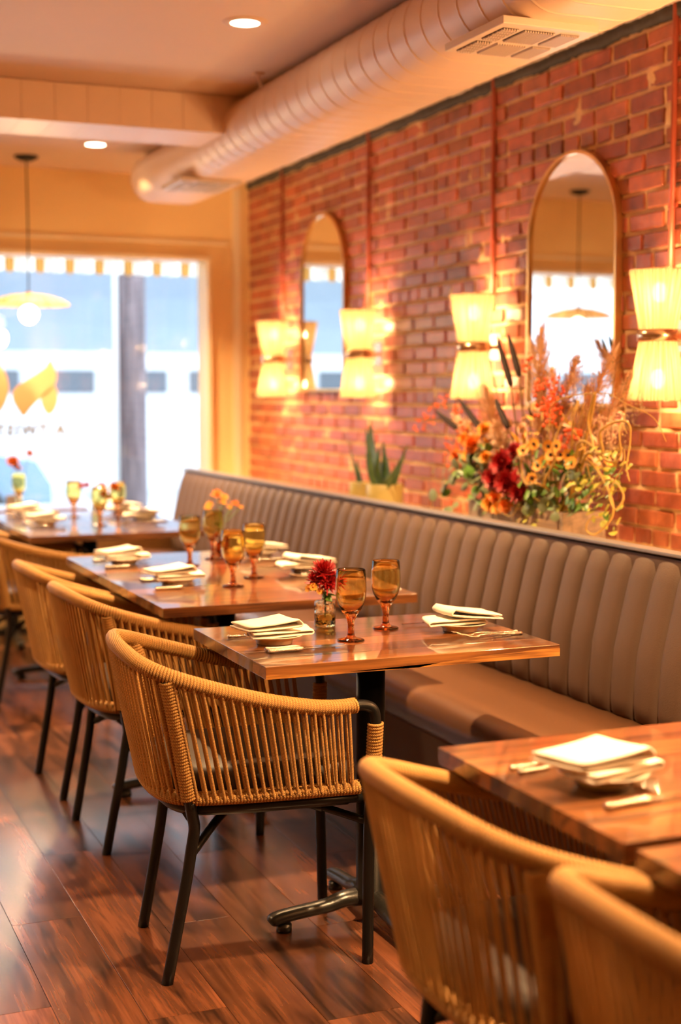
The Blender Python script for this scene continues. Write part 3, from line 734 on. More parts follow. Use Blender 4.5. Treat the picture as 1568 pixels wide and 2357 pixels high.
# ------------------------------------------------------------------ rope chairs
HALF = [(-.335, 0, .788), (-.327, .11, .784), (-.302, .205, .771), (-.250, .258, .751), (-.16, .276, .722), (-.04, .280, .688), (.06, .275, .667), (.13, .266, .657), (.198, .256, .656)]
RING = [(-.268, 0, .452), (-.262, .10, .452), (-.240, .175, .452), (-.190, .220, .452), (-.07, .236, .452), (.07, .238, .452), (.212, .236, .452)]
def full(h, n=10):
    p = [(a, -b, c) for a, b, c in reversed(h[1:])] + list(h); return spline(p, n)
RIMP, RINGP = full(HALF), full(RING)
def chair(label):
    t = thing('rope_armchair', label, 'chair', (0, 0, 0), 0, 'tan rope barrel armchairs')
    # frame tubes
    core = MB(); core.tube(RIMP, 0.0125, n=10)
    for s in (-1, 1):
        pts = spline([(.190, s*.257, .656), (.222, s*.252, .654), (.243, s*.249, .642), (.250, s*.247, .615), (.249, s*.245, .57), (.244, s*.240, .45), (.243, s*.238, .42)], 6)
        core.tube(pts, 0.0135, n=12)
        core.tube([(-.256, s*.260, .742), (-.225, s*.243, .60), (-.196, s*.224, .43)], 0.0125, n=10)
    core.build('arm_frame', M_black, t)
    rim = MB(); coil(rim, RIMP, 0.0158, 0.0042, 0.0074, seg=12, n=5, slant=0.003); rim.build('rim_wrap', M_rope, t)
    ring = MB(); ring.tube(RINGP, 0.011, n=8); coil(ring, RINGP, 0.0145, 0.0042, 0.0078, seg=10, n=5, slant=0.004)
    rng = random.Random(3)
    pr = resample(RINGP, 72)
    for i in range(1, 71):                         # small hitches where each cord turns round the ring
        p = pr[i]; o_ = Vector((p.x, p.y, 0)).normalized()
        ring.ball(p + o_*0.013 + Vector((0, 0, 0.006)), 0.0085, 6, 4, sc=(0.8, 0.8, 1.2))
    ring.build('seat_rail_wrap', M_rope, t)
    for s in (-1, 1):
        pw_ = MB(); coil(pw_, spline([(-.254, s*.260, .742), (-.225, s*.243, .60), (-.199, s*.226, .452)], 8), 0.0165, 0.0042, 0.0076, seg=12, n=5, slant=0.001); pw_.build('post_wrap', M_rope, t)
        pw_ = MB(); coil(pw_, spline([(.2500, s*.2465, .608), (.2475, s*.243, .53), (.2445, s*.240, .462)], 6), 0.0165, 0.0042, 0.0076, seg=12, n=5, slant=0.001); pw_.build('post_wrap', M_rope, t)
    # cords: pairs from rim to seat rail
    NP = 66
    top = resample(RIMP, NP+2); bot = resample(RINGP, NP+2)
    rs = random.Random(5)
    for i in range(1, NP+1):
        a, b = top[i], bot[i]
        if min(abs((a-Vector((-.25, s*.258, .751))).length) for s in (-1, 1)) < 0.012: continue
        ta = (top[i+1]-top[i-1]).normalized(); oa = Vector((ta.y, -ta.x, 0)).normalized()
        tb = (bot[i+1]-bot[i-1]).normalized(); ob = Vector((tb.y, -tb.x, 0)).normalized()
        if oa.dot(a) < 0: oa = -oa
        if ob.dot(b) < 0: ob = -ob
        j = rs.uniform(-.002, .002)
        side = 1 if a.y > 0 else -1
        p0 = a + oa*0.012 + Vector((0, 0, -0.010)); p1 = b + ob*0.015 + tb*(j)
        MB().tube([p0, p0.lerp(p1, .5) + ob*0.001, p1], 0.0036, n=6, uv=True, cap=False).build('rope', M_rope, t)
        sh = tb*(0.0045+rs.uniform(-.002, .003))
        p0 = a + ta*0.003 - oa*0.004 + Vector((0, 0, -0.015)); p1 = b + sh + ob*0.006 + Vector((0, 0, 0.012))
        MB().tube([p0, p0.lerp(p1, .5), p1], 0.0036, n=6, uv=True, cap=False).build('rope', M_rope, t)
    # seat
    cu = MB(); out = [(p.x, p.y) for p in resample(RINGP, 40)] + [(.232, .19), (.236, 0), (.232, -.19)]
    lv = [(0.90, .447), (0.945, .455), (0.955, .485), (0.93, .508), (0.80, .518), (0.4, .520)]
    vs = []; m = len(out)
    for s_, z in lv: vs += [((x*s_), y*s_*0.985, z) for x, y in out]
    fs = [(i*m+j, i*m+(j+1) % m, (i+1)*m+(j+1) % m, (i+1)*m+j) for i in range(len(lv)-1) for j in range(m)]
    fs += [tuple(reversed(range(m))), tuple((len(lv)-1)*m+j for j in range(m))]
    cu.add(vs, fs).build('seat_pad', M_cush, t)
    sf = MB(); lv = [(0.90, .446), (0.955, .444), (0.955, .418), (0.90, .404), (0.5, .400)]; vs = []
    for s_, z in lv: vs += [((x*s_), y*s_, z) for x, y in out]
    fs = [(i*m+j, i*m+(j+1) % m, (i+1)*m+(j+1) % m, (i+1)*m+j) for i in range(len(lv)-1) for j in range(m)] + [tuple((len(lv)-1)*m+j for j in range(m))]
    sf.add(vs, fs)
    sf.build('seat_pan', M_black, t)
    for s in (-1, 1):
        MB().tube([(x, s*y, .424) for x, y in ((-.19, .212), (-.05, .222), (.1, .224), (.24, .226))], 0.013, n=10).build('side_rail', M_black, t)
        MB().tube(spline([(-.197, s*.224, .445), (-.190, s*.216, .41), (-.184, s*.207, .375), (-.190, s*.203, .33), (-.204, s*.199, .24), (-.249, s*.190, 0.0)], 5), 0.0142, n=12).build('leg', M_black, t)
        MB().tube(spline([(.243, s*.238, .43), (.241, s*.228, .37), (.242, s*.218, .25), (.245, s*.203, 0.0)], 5), 0.0142, n=12).build('leg', M_black, t)
    MB().tube([(-.196, -.21, .405), (-.196, .21, .405)], 0.010, n=8).tube([(.24, -.225, .415), (.24, .225, .415)], 0.011, n=8).build('cross_rail', M_black, t)
    for s in (-1, 1):
        p = MB(); p.tube(spline([(-.186, s*.202, .318), (-.10, s*.11, .372), (0, 0, .396), (.12, -s*.11, .385), (.241, -s*.222, .36)], 5), 0.0105, n=8)
        p.tube([(.09, -s*.083, .389), (.15, -s*.138, .380)], 0.0128, n=8); p.build('stretcher', M_black, t)
    return t
hero = chair('tan rope armchair in sharp focus at the small central table')
hero.location = (1.136, 3.337, 0); hero.rotation_euler = (0, 0, D(-6))
dup(hero, (1.24, 1.935, 0), D(0), 'blurred tan rope armchair in the foreground, its back beside the central chair')
dup(hero, (1.245, 1.325, 0), D(0), 'nearest tan rope armchair, cut by the lower right corner')
dup(hero, (1.195, 4.36, 0), D(2), 'tan rope armchair right behind the sharp one, at the near seat of the long table')
dup(hero, (1.190, 4.985, 0), D(2), 'tan rope armchair at the far seat of the long table')
dup(hero, (1.215, 6.52, 0), D(0), 'tan rope armchair at the left picture edge, at the far table')
dup(hero, (1.215, 7.18, 0), D(0), 'farthest tan rope armchair, hidden mostly behind the others near the window')

# ------------------------------------------------------------------ tableware
TT = 0.7605
GP = [(0.0001, 0.0), (0.034, 0.0), (0.0355, 0.002), (0.033, 0.004), (0.018, 0.007), (0.0105, 0.012), (0.0085, 0.025), (0.0085, 0.040), (0.0105, 0.054), (0.016, 0.066),
      (0.026, 0.080), (0.0345, 0.097), (0.0392, 0.116), (0.0402, 0.135), (0.0393, 0.158), (0.0372, 0.184), (0.0366, 0.1855), (0.0358, 0.184),
      (0.0378, 0.158), (0.0387, 0.135), (0.0376, 0.116), (0.0328, 0.098), (0.0235, 0.083), (0.012, 0.074), (0.0001, 0.071)]
gm = MB().lathe(GP[:10], 32).lathe(GP[9:], 48).mesh('goblet', M_amber)
glasses = [(1.408, 3.334, 'amber goblet with red stem, front one on the small central table'),
 (1.568, 3.471, 'amber goblet with red stem, rear right one on the small central table'),
 (1.448, 4.423, 'amber goblet on the long table, the front left of its four'),
 (1.582, 4.604, 'amber goblet on the long table, the rightmost of its four'),
 (1.472, 5.006, 'amber goblet on the long table, the leftmost of its four'),
 (1.620, 5.190, 'amber goblet on the long table, beside the orange flowers'),
 (1.507, 7.206, 'blurred amber goblet on the far table, leftmost against the window'),
 (1.523, 6.690, 'blurred amber goblet on the far table, in front of the orange flowers'),
 (1.686, 6.998, 'blurred amber goblet on the far table, rightmost near the street pole'),
 (1.360, 7.960, 'blurred amber goblet on the farthest table below the orange bloom')]
for x, y, lb in glasses:
    o = obj('goblet', gm, None, (x, y, TT)); tag(o, lb, 'glass', 'amber goblets')
# plate
platem = MB().lathe([(0.0001, 0.002), (0.040, 0.002), (0.044, 0.0), (0.046, 0.001), (0.047, 0.008), (0.058, 0.014), (0.075, 0.0215), (0.0765, 0.0232), (0.075, 0.0242), (0.058, 0.0178), (0.045, 0.0125), (0.0001, 0.0115)], 48).mesh('side_plate', M_plate)
def foldmesh(name, layers, L, W, th, seed, skew=0.12, lift=0.0, gap=1.25):
    """a cloth folded back and forth: layers joined by round folds"""
    path = []; z = th/2; st = th*gap
    for i in range(layers):
        a, b = (-L/2+0.002*i, L/2-0.004*i) if i % 2 == 0 else (L/2-0.004*i, -L/2+0.003*i)
        for k in range(7):
            t_ = k/6; x = a+(b-a)*t_; path.append((x, z + lift*(x/L+0.5)**2*(i+1)/layers))
        if i < layers-1:
            cx = b; s_ = 1 if i % 2 == 0 else -1; zz = path[-1][1]
            for k in (1, 2, 3): an = -PI/2 + PI*k/4; path.append((cx + s_*math.cos(an)*st*0.6, zz + st/2 + math.sin(an)*st/2))
        z += st
    mb = MB(); ns_ = 11; vs = []; m = len(path)
    for j in range(ns_):
        v = (-1+2*j/(ns_-1)); v2 = v*W/2
        edge = 0.6 if abs(v) > 0.99 else 1
        for s_ in (1, -1):
            for i, (x, zz) in enumerate(path):
                q0 = path[max(i-1, 0)]; q1 = path[min(i+1, m-1)]; tx, tz = q1[0]-q0[0], q1[1]-q0[1]; l = math.hypot(tx, tz) or 1
                nz_ = 0.0016*noise.noise(Vector((x*25, v2*25, zz*60+seed)))
                vs.append((x - tz/l*s_*th/2*edge + skew*v2, v2 + x*0.02, zz + tx/l*s_*th/2*edge + nz_ + 0.0025*abs(v)**3*(zz/0.02)))
    fs = []; R = 2*m
    def id_(j, s_, i): return j*R + (0 if s_ > 0 else m) + i
    for j in range(ns_-1):
        for i in range(m-1):
            fs.append((id_(j, 1, i), id_(j, 1, i+1), id_(j+1, 1, i+1), id_(j+1, 1, i)))
            fs.append((id_(j, -1, i), id_(j+1, -1, i), id_(j+1, -1, i+1), id_(j, -1, i+1)))
        for i in (0, m-1): fs.append((id_(j, 1, i), id_(j+1, 1, i), id_(j+1, -1, i), id_(j, -1, i)))
    for j in (0, ns_-1):
        for i in range(m-1): fs.append((id_(j, 1, i), id_(j, -1, i), id_(j, -1, i+1), id_(j, 1, i+1)))
    mb.add(vs, fs); me = mb.mesh(name, M_napkin)
    bm = bmesh.new(); bm.from_mesh(me); bmesh.ops.recalc_face_normals(bm, faces=bm.faces[:]); bm.to_mesh(me); bm.free()
    return me
fold_lo = foldmesh('lower_fold', 2, 0.164, 0.100, 0.0058, 1.3, skew=0.25, gap=1.5)
fold_hi = foldmesh('upper_fold', 2, 0.132, 0.104, 0.0058, 5.1, skew=-0.35, lift=0.012, gap=1.55)
def napkin(x, y, a, label):
    t = thing('folded_napkin', label, 'napkin', (x, y, TT+0.0205), a, 'folded cream napkins')
    obj('lower_fold', fold_lo, t, (0.012, -0.004, 0.0005), (0, 0, 0.12))
    obj('upper_fold', fold_hi, t, (-0.022, 0.006, 0.0165), (0, D(-1.5), -0.16))
    return t
def forkm():
    f = MB(); p = spline([(0, 0, .004), (.03, 0, .0035), (.07, 0, .005), (.105, 0, .0075), (.125, 0, .0065), (.138, 0, .0045)], 5)
    m = len(p); r = [0.0045*(1.0 - 0.6*min(1, i/(m*0.65))) + 0.0009*math.sin(i*1.7)*(1 if i < m*.45 else 0) for i in range(m)]; r[0] = .0025
    f.tube(p, r, n=8, sy=1.5, up=(0, 0, 1)); return f
fh = forkm().mesh('handle', M_silvero)
ft = MB(); ft.tube(spline([(.132, 0, .005), (.142, 0, .004), (.150, 0, .0042)], 3), [0.0015]*7, n=8, sy=6.0, up=(0, 0, 1))
for k in range(4): ft.tube(spline([(.149, (k-1.5)*.0052, .0042), (.165, (k-1.5)*.0054, .0075), (.182, (k-1.5)*.0052, .0125), (.191, (k-1.5)*.0050, .0135)], 4), 0.0012, n=6)
ftm = ft.mesh('tines', M_silver)
kh = MB(); p = [(x_, 0, .0065) for x_ in (0, .004, .012, .03, .045, .07, .082, .09, .094)]; kh.tube(p, [.003, .0065, .0060, .0048, .0052, .0060, .0066, .0050, .0042], n=10, sy=1.35, up=(0, 0, 1)); khm = kh.mesh('handle', M_silvero)
kb = MB(); kb.prism([(.092, -.0045), (.12, -.0085), (.18, -.0095), (.205, -.006), (.216, .002), (.213, .0055), (.15, .0060), (.092, .0045)], 0.0050, 0.0066); kbm = kb.mesh('blade', M_silver)
def fork(x, y, a, label):
    t = thing('fork', label, 'fork', (x, y, TT), a, 'silver forks'); obj('handle', fh, t); obj('tines', ftm, t)
def knife(x, y, a, label):
    t = thing('knife', label, 'knife', (x, y, TT), a, 'silver knives'); obj('handle', khm, t); obj('blade', kbm, t)
def setting(x, y, a, where, nf=2, nk=1, na=0.0, foff=0.115, koff=0.118, fx=-0.085, kx=-0.10):
    o = obj('side_plate', platem, None, (x, y, TT)); tag(o, 'small cream side plate under the napkin ' + where, 'plate', 'cream side plates')
    napkin(x, y, a+na, 'folded cream napkin on the side plate ' + where)
    c, s_ = math.cos(a), math.sin(a)
    def P(u, v): return x + u*c - v*s_, y + u*s_ + v*c
    words = ['inner ', 'outer ']
    for k in range(nf):
        fx_, fy = P(fx, foff+0.024*k); fork(fx_, fy, a+0.03*(1 if k else -1), (words[k] if nf > 1 else '') + 'ornate silver fork beside the plate ' + where)
    for k in range(nk):
        kx_, ky = P(kx, -koff-0.024*k); knife(kx_, ky, a-0.02+0.04*k, (words[k] if nk > 1 else '') + 'silver knife beside the plate ' + where)
setting(1.215, 3.379, D(2), 'at the left of the small central table', nf=1, nk=2, na=D(-4), koff=0.112, kx=-0.07)
setting(1.740, 3.368, PI, 'at the right of the small central table', nf=2, nk=1, na=D(172)-PI, foff=0.092, fx=-0.125)
setting(1.285, 4.546, D(0), 'at the near left of the long table')
setting(1.262, 5.160, D(0), 'at the far left of the long table')
setting(1.800, 4.690, PI, 'at the near right of the long table')
setting(1.800, 5.180, PI, 'at the far right of the long table')
setting(1.270, 1.945, D(8), 'on the blurred table at the lower right', na=D(0), koff=0.12)
setting(1.290, 6.830, D(0), 'at the near left of the far table')
setting(1.300, 7.380, D(0), 'at the far left of the far table')
setting(1.790, 6.900, PI, 'at the near right of the far table')
setting(1.790, 7.360, PI, 'at the far right of the far table')
setting(1.080, 7.950, D(0), 'on the farthest table under the window', nf=1)

# ------------------------------------------------------------------ flowers
def bloom(mb, c, r, rows=5, n=14, up=(0, 0, 1), ln=1.0, seed=0, wide=0.22):
    rnd = random.Random(seed); upv = Vector(up).normalized(); q = upv.to_track_quat('Z', 'Y').to_matrix()
    for k in range(rows):
        el = math.radians(8 + 78*k/max(1, rows-1)); nn = max(4, int(n*(1-0.55*k/rows)))
        for i in range(nn):
            az = 2*PI*(i+0.5*(k % 2))/nn + rnd.uniform(-.12, .12); e = el + rnd.uniform(-.12, .12)
            L = r*ln*(1-0.28*k/rows)*rnd.uniform(.85, 1.1)
            d = Vector((math.cos(az)*math.cos(e), math.sin(az)*math.cos(e), math.sin(e))); sd = Vector((-math.sin(az), math.cos(az), 0))
            w_ = r*wide; o = Vector((0, 0, -0.05*r))
            ns_ = d.cross(sd)
            pts = [o + d*L*.15 - sd*w_*.25, o + d*L*.15 + sd*w_*.25, o + d*L*.6 + sd*w_*.55 - ns_*L*.07, o + d*L + sd*w_*.12, o + d*L - sd*w_*.12, o + d*L*.6 - sd*w_*.55 - ns_*L*.07, o + d*L*.6 - ns_*L*.0]
            mb.add([q @ p + Vector(c) for p in pts], [(0, 1, 2, 6), (0, 6, 5), (6, 2, 3), (6, 3, 4), (6, 4, 5)])
    mb.ball(Vector(c) + upv*r*0.1, r*0.34, 8, 5)
    return mb
def leaf(mb, base, tip, w_, curl=0.15, n=6, notch=False):
    b, t_ = Vector(base), Vector(tip); d = t_-b; L = d.length; d = d/L
    s_ = d.cross(Vector((-0.5, 0.1, 0.8))).normalized(); u = s_.cross(d)
    vs = []; fs = []
    for i in range(n+1):
        f = i/n; ww = w_*math.sin(PI*min(1, f**0.75))*(1 + (0.22*math.sin(f*19) if notch else 0)); c = b + d*(L*f) + u*(curl*L*math.sin(PI*f)*0.5)
        vs += [c - s_*ww - u*ww*0.25, c, c + s_*ww - u*ww*0.25]
    for i in range(n): a = i*3; fs += [(a, a+1, a+4, a+3), (a+1, a+2, a+5, a+4)]
    return mb.add(vs, fs)
def daisy(mb_p, mb_c, c, r, up, n=11, seed=0):
    rnd = random.Random(seed); q = Vector(up).normalized().to_track_quat('Z', 'Y').to_matrix(); c = Vector(c)
    for i in range(n):
        az = 2*PI*i/n + rnd.uniform(-.1, .1); d = Vector((math.cos(az), math.sin(az), 0.12)); sd = Vector((-math.sin(az), math.cos(az), 0)); w_ = r*0.24
        pts = [d*r*.2 - sd*w_*.4, d*r*.2 + sd*w_*.4, d*r*.75 + sd*w_, d*r, d*r*.75 - sd*w_]
        mb_p.add([q @ p + c for p in pts], [(0, 1, 2, 3, 4)])
    mb_c.ball(c + q @ Vector((0, 0, r*.12)), r*.27, 8, 5)
# centre table vase
vz = TT
jar = thing('bud_vase', 'small pebbled glass bud vase beside the goblets on the central table', 'vase', (1.433, 3.575, vz))
MB().lathe([(0.0001, 0.0), (0.027, 0.0), (0.029, 0.003), (0.029, 0.064), (0.0275, 0.069), (0.012, 0.071), (0.0085, 0.074), (0.0085, 0.088), (0.0100, 0.091), (0.0072, 0.090), (0.0066, 0.074), (0.010, 0.067), (0.0250, 0.064), (0.0260, 0.006), (0.0001, 0.006)], 40).build('glass_body', M_jar, jar)
MB().lathe([(0.0001, 0.0062), (0.0255, 0.0062), (0.0255, 0.032), (0.0001, 0.032)], 32).build('water', glassmat('water in vase', (1.0, 0.95, 0.55), ior=1.33), jar)
fa = thing('mum_posy', 'deep red chrysanthemums with small amber blooms in the bud vase on the central table', 'flowers', (1.433, 3.575, vz))
b = MB(); bloom(b, (-0.004, -0.005, 0.150), 0.044, 6, 18, (-.15, -.35, 1), seed=1); bloom(b, (-0.024, -0.002, 0.128), 0.036, 5, 15, (-.8, -.4, .6), seed=2); bloom(b, (0.028, -0.006, 0.126), 0.038, 5, 15, (.7, -.5, .7), seed=3); bloom(b, (0.002, -0.020, 0.120), 0.032, 5, 14, (0, -1, .3), seed=4)
b.build('red_bloom', M_red, fa)
b = MB(); cc = MB(); daisy(b, cc, (-0.050, -0.006, 0.108), 0.014, (-.9, -.3, .5), seed=5); daisy(b, cc, (-0.042, -0.02, 0.112), 0.012, (-.5, -.8, .3), seed=6); daisy(b, cc, (-0.022, -0.018, 0.100), 0.011, (-.2, -1, .2), seed=7)
b.build('amber_bloom', M_gold, fa); cc.build('flower_centre', M_orange, fa)
b = MB()
for p, q_ in (((-.004, -.005, .130), 0), ((-.018, -.002, .115), 0), ((.022, -.006, .113), 0), ((-.05, -.006, .10), 0), ((-.042, -.02, .105), 0)): b.tube(spline([(0, 0, 0.02), (0, 0, .088), (p[0]*.6, p[1]*.6, .10), p], 4), 0.0013, n=5)
b.build('stem', M_green, fa)
for i, (p, q_, w_) in enumerate([((0, 0, .088), (0.012, -0.022, .066), .010), ((0, 0, .092), (-.036, -.010, .100), .009), ((0, 0, .094), (.040, -.008, .105), .010), ((.004, -.004, .09), (.030, -.016, .082), .009), ((0, 0, .09), (-.014, -.022, .080), .008)]):
    leaf(MB(), p, q_, w_, notch=True).build('leaf', M_green, fa)
# long table vase
jv = thing('bud_vase', 'amber ribbed bud vase behind the goblets on the long table', 'vase', (1.690, 5.330, vz))
MB().lathe([(0.0001, 0), (0.024, 0), (0.028, 0.02), (0.030, 0.045), (0.024, 0.07), (0.012, 0.088), (0.012, 0.098), (0.009, 0.098), (0.009, 0.088), (0.021, 0.068), (0.026, 0.045), (0.024, 0.02), (0.0001, 0.005)], 36, ripple=12, amp=0.03).build('glass_body', M_amber, jv)
fb = thing('chrysanthemum_posy', 'orange button chrysanthemums standing tall on the long table', 'flowers', (1.690, 5.330, vz))
pts_ = [(-.010, 0, .235, .030), (.022, .01, .222, .022), (-.036, .01, .195, .022), (.06, -.01, .198, .022), (.085, -.01, .182, .014), (.045, .01, .182, .016), (-.012, -.012, .165, .018), (-.05, -.01, .185, .018), (0.008, -.012, .205, .02)]
for i, (x, y, z, r) in enumerate(pts_):
    bloom(MB(), (x, y, z), r, 3, 12, (x*6, -.4, 1), seed=20+i).build('bloom', M_gold if i % 3 else M_orange, fb)
b = MB()
for (x, y, z, r) in pts_: b.tube(spline([(0, 0, .03), (0, 0, .10), (x*.45, y, .10+(z-.10)*.5), (x, y, z)], 4), 0.0014, n=5)
b.build('stem', M_green, fb)
for i in range(7):
    a = i*2.3; z = .10+.012*i; leaf(MB(), (0, 0, z), (.03*math.cos(a), .02*math.sin(a), z+.014), .008).build('leaf', M_green, fb)
# far table vase
jv2 = thing('bud_vase', 'small clear vase on the far table below red and orange flowers', 'vase', (1.600, 7.090, vz))
MB().lathe([(0.0001, 0), (0.028, 0), (0.029, 0.06), (0.012, 0.07), (0.012, 0.085), (0.009, 0.085), (0.009, 0.07), (0.026, 0.058), (0.025, 0.006), (0.0001, 0.006)], 24).build('glass_body', M_jar, jv2)
fc_ = thing('mum_posy', 'blurred red and orange flowers on the far table against the window', 'flowers', (1.600, 7.090, vz))
for i, (x, y, z, r, m_) in enumerate([(-.085, -.02, .165, .022, M_red), (-.055, -.02, .168, .024, M_red), (0.02, -.02, .150, .040, M_orange), (.035, 0, .12, .034, M_orange), (.085, -.01, .148, .034, M_orange), (.05, -.02, .105, .03, M_orange)]):
    bloom(MB(), (x, y, z), r, 4, 14, (x*4, -.6, 1), seed=40+i, wide=.3).build('bloom', m_, fc_)
    MB().tube(spline([(0, 0, .03), (0, 0, .08), (x*.5, y, .10), (x, y, z)], 4), 0.002, n=5).build('stem', M_green, fc_)
jv3 = thing('bud_vase', 'small clear vase on the farthest table holding an orange bloom', 'vase', (1.375, 8.08, vz))
MB().lathe([(0.0001, 0), (0.028, 0), (0.029, 0.06), (0.012, 0.07), (0.012, 0.085), (0.009, 0.085), (0.009, 0.07), (0.026, 0.058), (0.025, 0.006), (0.0001, 0.006)], 24).build('glass_body', M_jar, jv3)
fd = thing('tall_blooms', 'blurred orange bloom and a smaller one rising above the farthest table', 'flowers', (1.375, 8.08, vz))
for i, (x, y, z, r) in enumerate([(-.025, 0, .245, .042), (.070, 0, .290, .026), (.005, 0, .21, .02)]):
    bloom(MB(), (x, y, z), r, 5, 16, (0, -1, .5), seed=60+i, wide=.3).build('bloom', M_orange, fd)
    MB().tube(spline([(0, 0, .03), (0, 0, .08), (x*.5, y, z*.6), (x, y, z)], 4), 0.002, n=5).build('stem', M_green, fd)
cd = MB().box((0, 0, 0.036), (0.055, 0.012, 0.072), bev=0.002).box((0, 0, 0.004), (0.06, 0.03, 0.008), bev=0.001).build('table_card', M_cap, None, (1.300, 7.92, vz)); cd.location = (1.300, 7.86, vz)
tag(cd, 'small grey card standing on the farthest table', 'card')

# ------------------------------------------------------------------ plants on the ledge
ZL = 0.870
def pot(x, y, r, h_, label):
    o = MB().lathe([(0.0001, 0), (r*0.9, 0), (r, 0.006), (r, h_-0.003), (r-0.003, h_), (r-0.008, h_-0.003), (r-0.009, h_-0.02), (0.0001, h_-0.02)], 40).build('plant_pot', M_pot, None, (x, y, ZL)); tag(o, label, 'pot'); return o
pot(2.585, 5.735, 0.082, 0.122, 'larger ochre green round pot on the ledge holding the snake plant')
pot(2.600, 6.050, 0.050, 0.112, 'smaller ochre green pot on the ledge left of the larger one')
def blade(base, tip, w_, bend=(0, 0, 0), mt=M_dgreen):
    t = MB(); b_, t_ = Vector(base), Vector(tip); mid_ = b_.lerp(t_, .5) + Vector(bend); P = spline([b_, mid_, t_], 6); d = (t_-b_).normalized()
    s_ = Vector((-0.25, 1, 0)); s_ = (s_ - d*s_.dot(d)).normalized(); u = s_.cross(d); vs = []; fs = []; m = len(P)
    for i, p in enumerate(P):
        f = i/(m-1); ww = w_*(0.55+0.45*math.sin(PI*min(1, f*1.5)))*(1 if f < .45 else math.cos((f-.45)/.55*PI/2)**0.8) + 0.0005
        for (a, b2, c_) in ((-1, .3, 0), (-.84, .22, 0), (0, 0, 0), (.84, .22, 0), (1, .3, 0), (0, -.10, 0)): vs.append(p + s_*ww*a - u*ww*b2)
    for i in range(m-1):
        for j in range(6): fs.append((i*6+j, i*6+(j+1) % 6, (i+1)*6+(j+1) % 6, (i+1)*6+j))
    t.add(vs, fs); me = t.mesh('leaf_blade', mt); me.materials.append(M_lyel)
    for k, p_ in enumerate(me.polygons): p_.material_index = 1 if (k % 6) in (0, 3) else 0
    return me
sp = thing('snake_plant', 'snake plant with upright yellow edged blades in the larger pot', 'plant', (0, 0, 0))
for b_, t_, w_, bd_ in [((2.585, 5.80, .975), (2.60, 5.925, 1.275), .042, (0, .02, 0)), ((2.56, 5.76, .975), (2.55, 5.865, 1.235), .036, (0, .0, 0)), ((2.60, 5.72, .975), (2.60, 5.79, 1.185), .033, (0, 0, 0)), ((2.57, 5.74, .975), (2.55, 5.71, 1.165), .028, (0, .02, 0)), ((2.58, 5.70, .975), (2.57, 5.46, 1.180), .014, (0, .0, -.012)),
                    ((2.56, 5.70, .975), (2.55, 5.525, 1.085), .022, (0, .0, -.01)), ((2.61, 5.70, .975), (2.63, 5.62, 1.130), .018, (0, 0, 0)), ((2.60, 5.79, .975), (2.62, 5.93, 1.09), .020, (0, .03, 0))]:
    obj('leaf_blade', blade(b_, t_, w_, bd_), sp)
sp2 = thing('small_succulent', 'small spiky plant with slender leaves in the smaller pot', 'plant', (0, 0, 0))
for b_, t_, w_ in [((2.60, 6.03, .965), (2.59, 6.14, 1.125), .013), ((2.59, 6.05, .965), (2.58, 6.02, 1.10), .011), ((2.60, 6.06, .965), (2.60, 6.21, 1.19), .006), ((2.61, 6.04, .965), (2.60, 6.09, 1.08), .012)]:
    obj('leaf_blade', blade(b_, t_, w_), sp2)
# wooden planter
pb = thing('planter_box', 'weathered wooden planter box on the ledge under the big flower arrangement', 'planter', (2.575, 4.42, ZL))
for (y_, c_) in ((-0.163, (1.25, 1.1, 0.9, 1)), (0.163, (0.85, 0.85, 0.9, 1))):
    for sx_ in (-0.078, 0.078): MB().box((0, 0, 0), (0.014, 0.322, 0.125), bev=0.002).build('side_board', M_planter, pb, (sx_, y_, 0.0635), color=c_)
for y_ in (-0.330, 0.330): MB().box((0, 0, 0), (0.170, 0.014, 0.125), bev=0.002).build('end_board', M_planter, pb, (0, y_, 0.0635))
MB().box((0, 0, 0.05), (0.140, 0.64, 0.09)).build('soil', M_stem, pb)

# ------------------------------------------------------------------ big arrangement (all in one fan above the planter)
ar = thing('flower_arrangement', 'large dried flower arrangement with pampas, red blooms and curly willow in the planter', 'flowers', (0, -0.05, 0))
O_ = Vector((2.575, 4.45, 0.965)); rg = random.Random(11)
def R(a, b): return rg.uniform(a, b)
def stemto(p, r=0.0022, mt=M_stem, name='stem', bulge=0.03):
    p = Vector(p); y0 = 4.45 + (p.y-4.45)*0.45; y0 = min(max(y0, 4.18), 4.72)
    s0 = Vector((2.575, y0, 0.95)); mid_ = s0.lerp(p, .5) + Vector((R(-.01, .01), R(-bulge, bulge)*.4, bulge))
    MB().tube(spline([s0, mid_, p], 5), r, n=5).build(name, mt, ar)
for (y1, z1, y2, z2, x_) in [(5.175, 1.322, 4.983, 1.256, 2.53), (4.959, 1.376, 4.762, 1.253, 2.52), (4.627, 1.372, 4.522, 1.267, 2.50), (4.708, 1.607, 4.596, 1.417, 2.55), (4.642, 1.611, 4.552, 1.451, 2.56)]:
    a, b = Vector((x_, y2, z2)), Vector((x_, y1, z1)); d = (b-a)
    P = [a + d*t_ for t_ in (0, .05, .2, .5, .8, .95, 1.0)]
    MB().tube(P, [.004, .010, .0125, .0118, .0085, .004, .001], n=10).build('seed_head', M_dark, ar); stemto(a, 0.003)
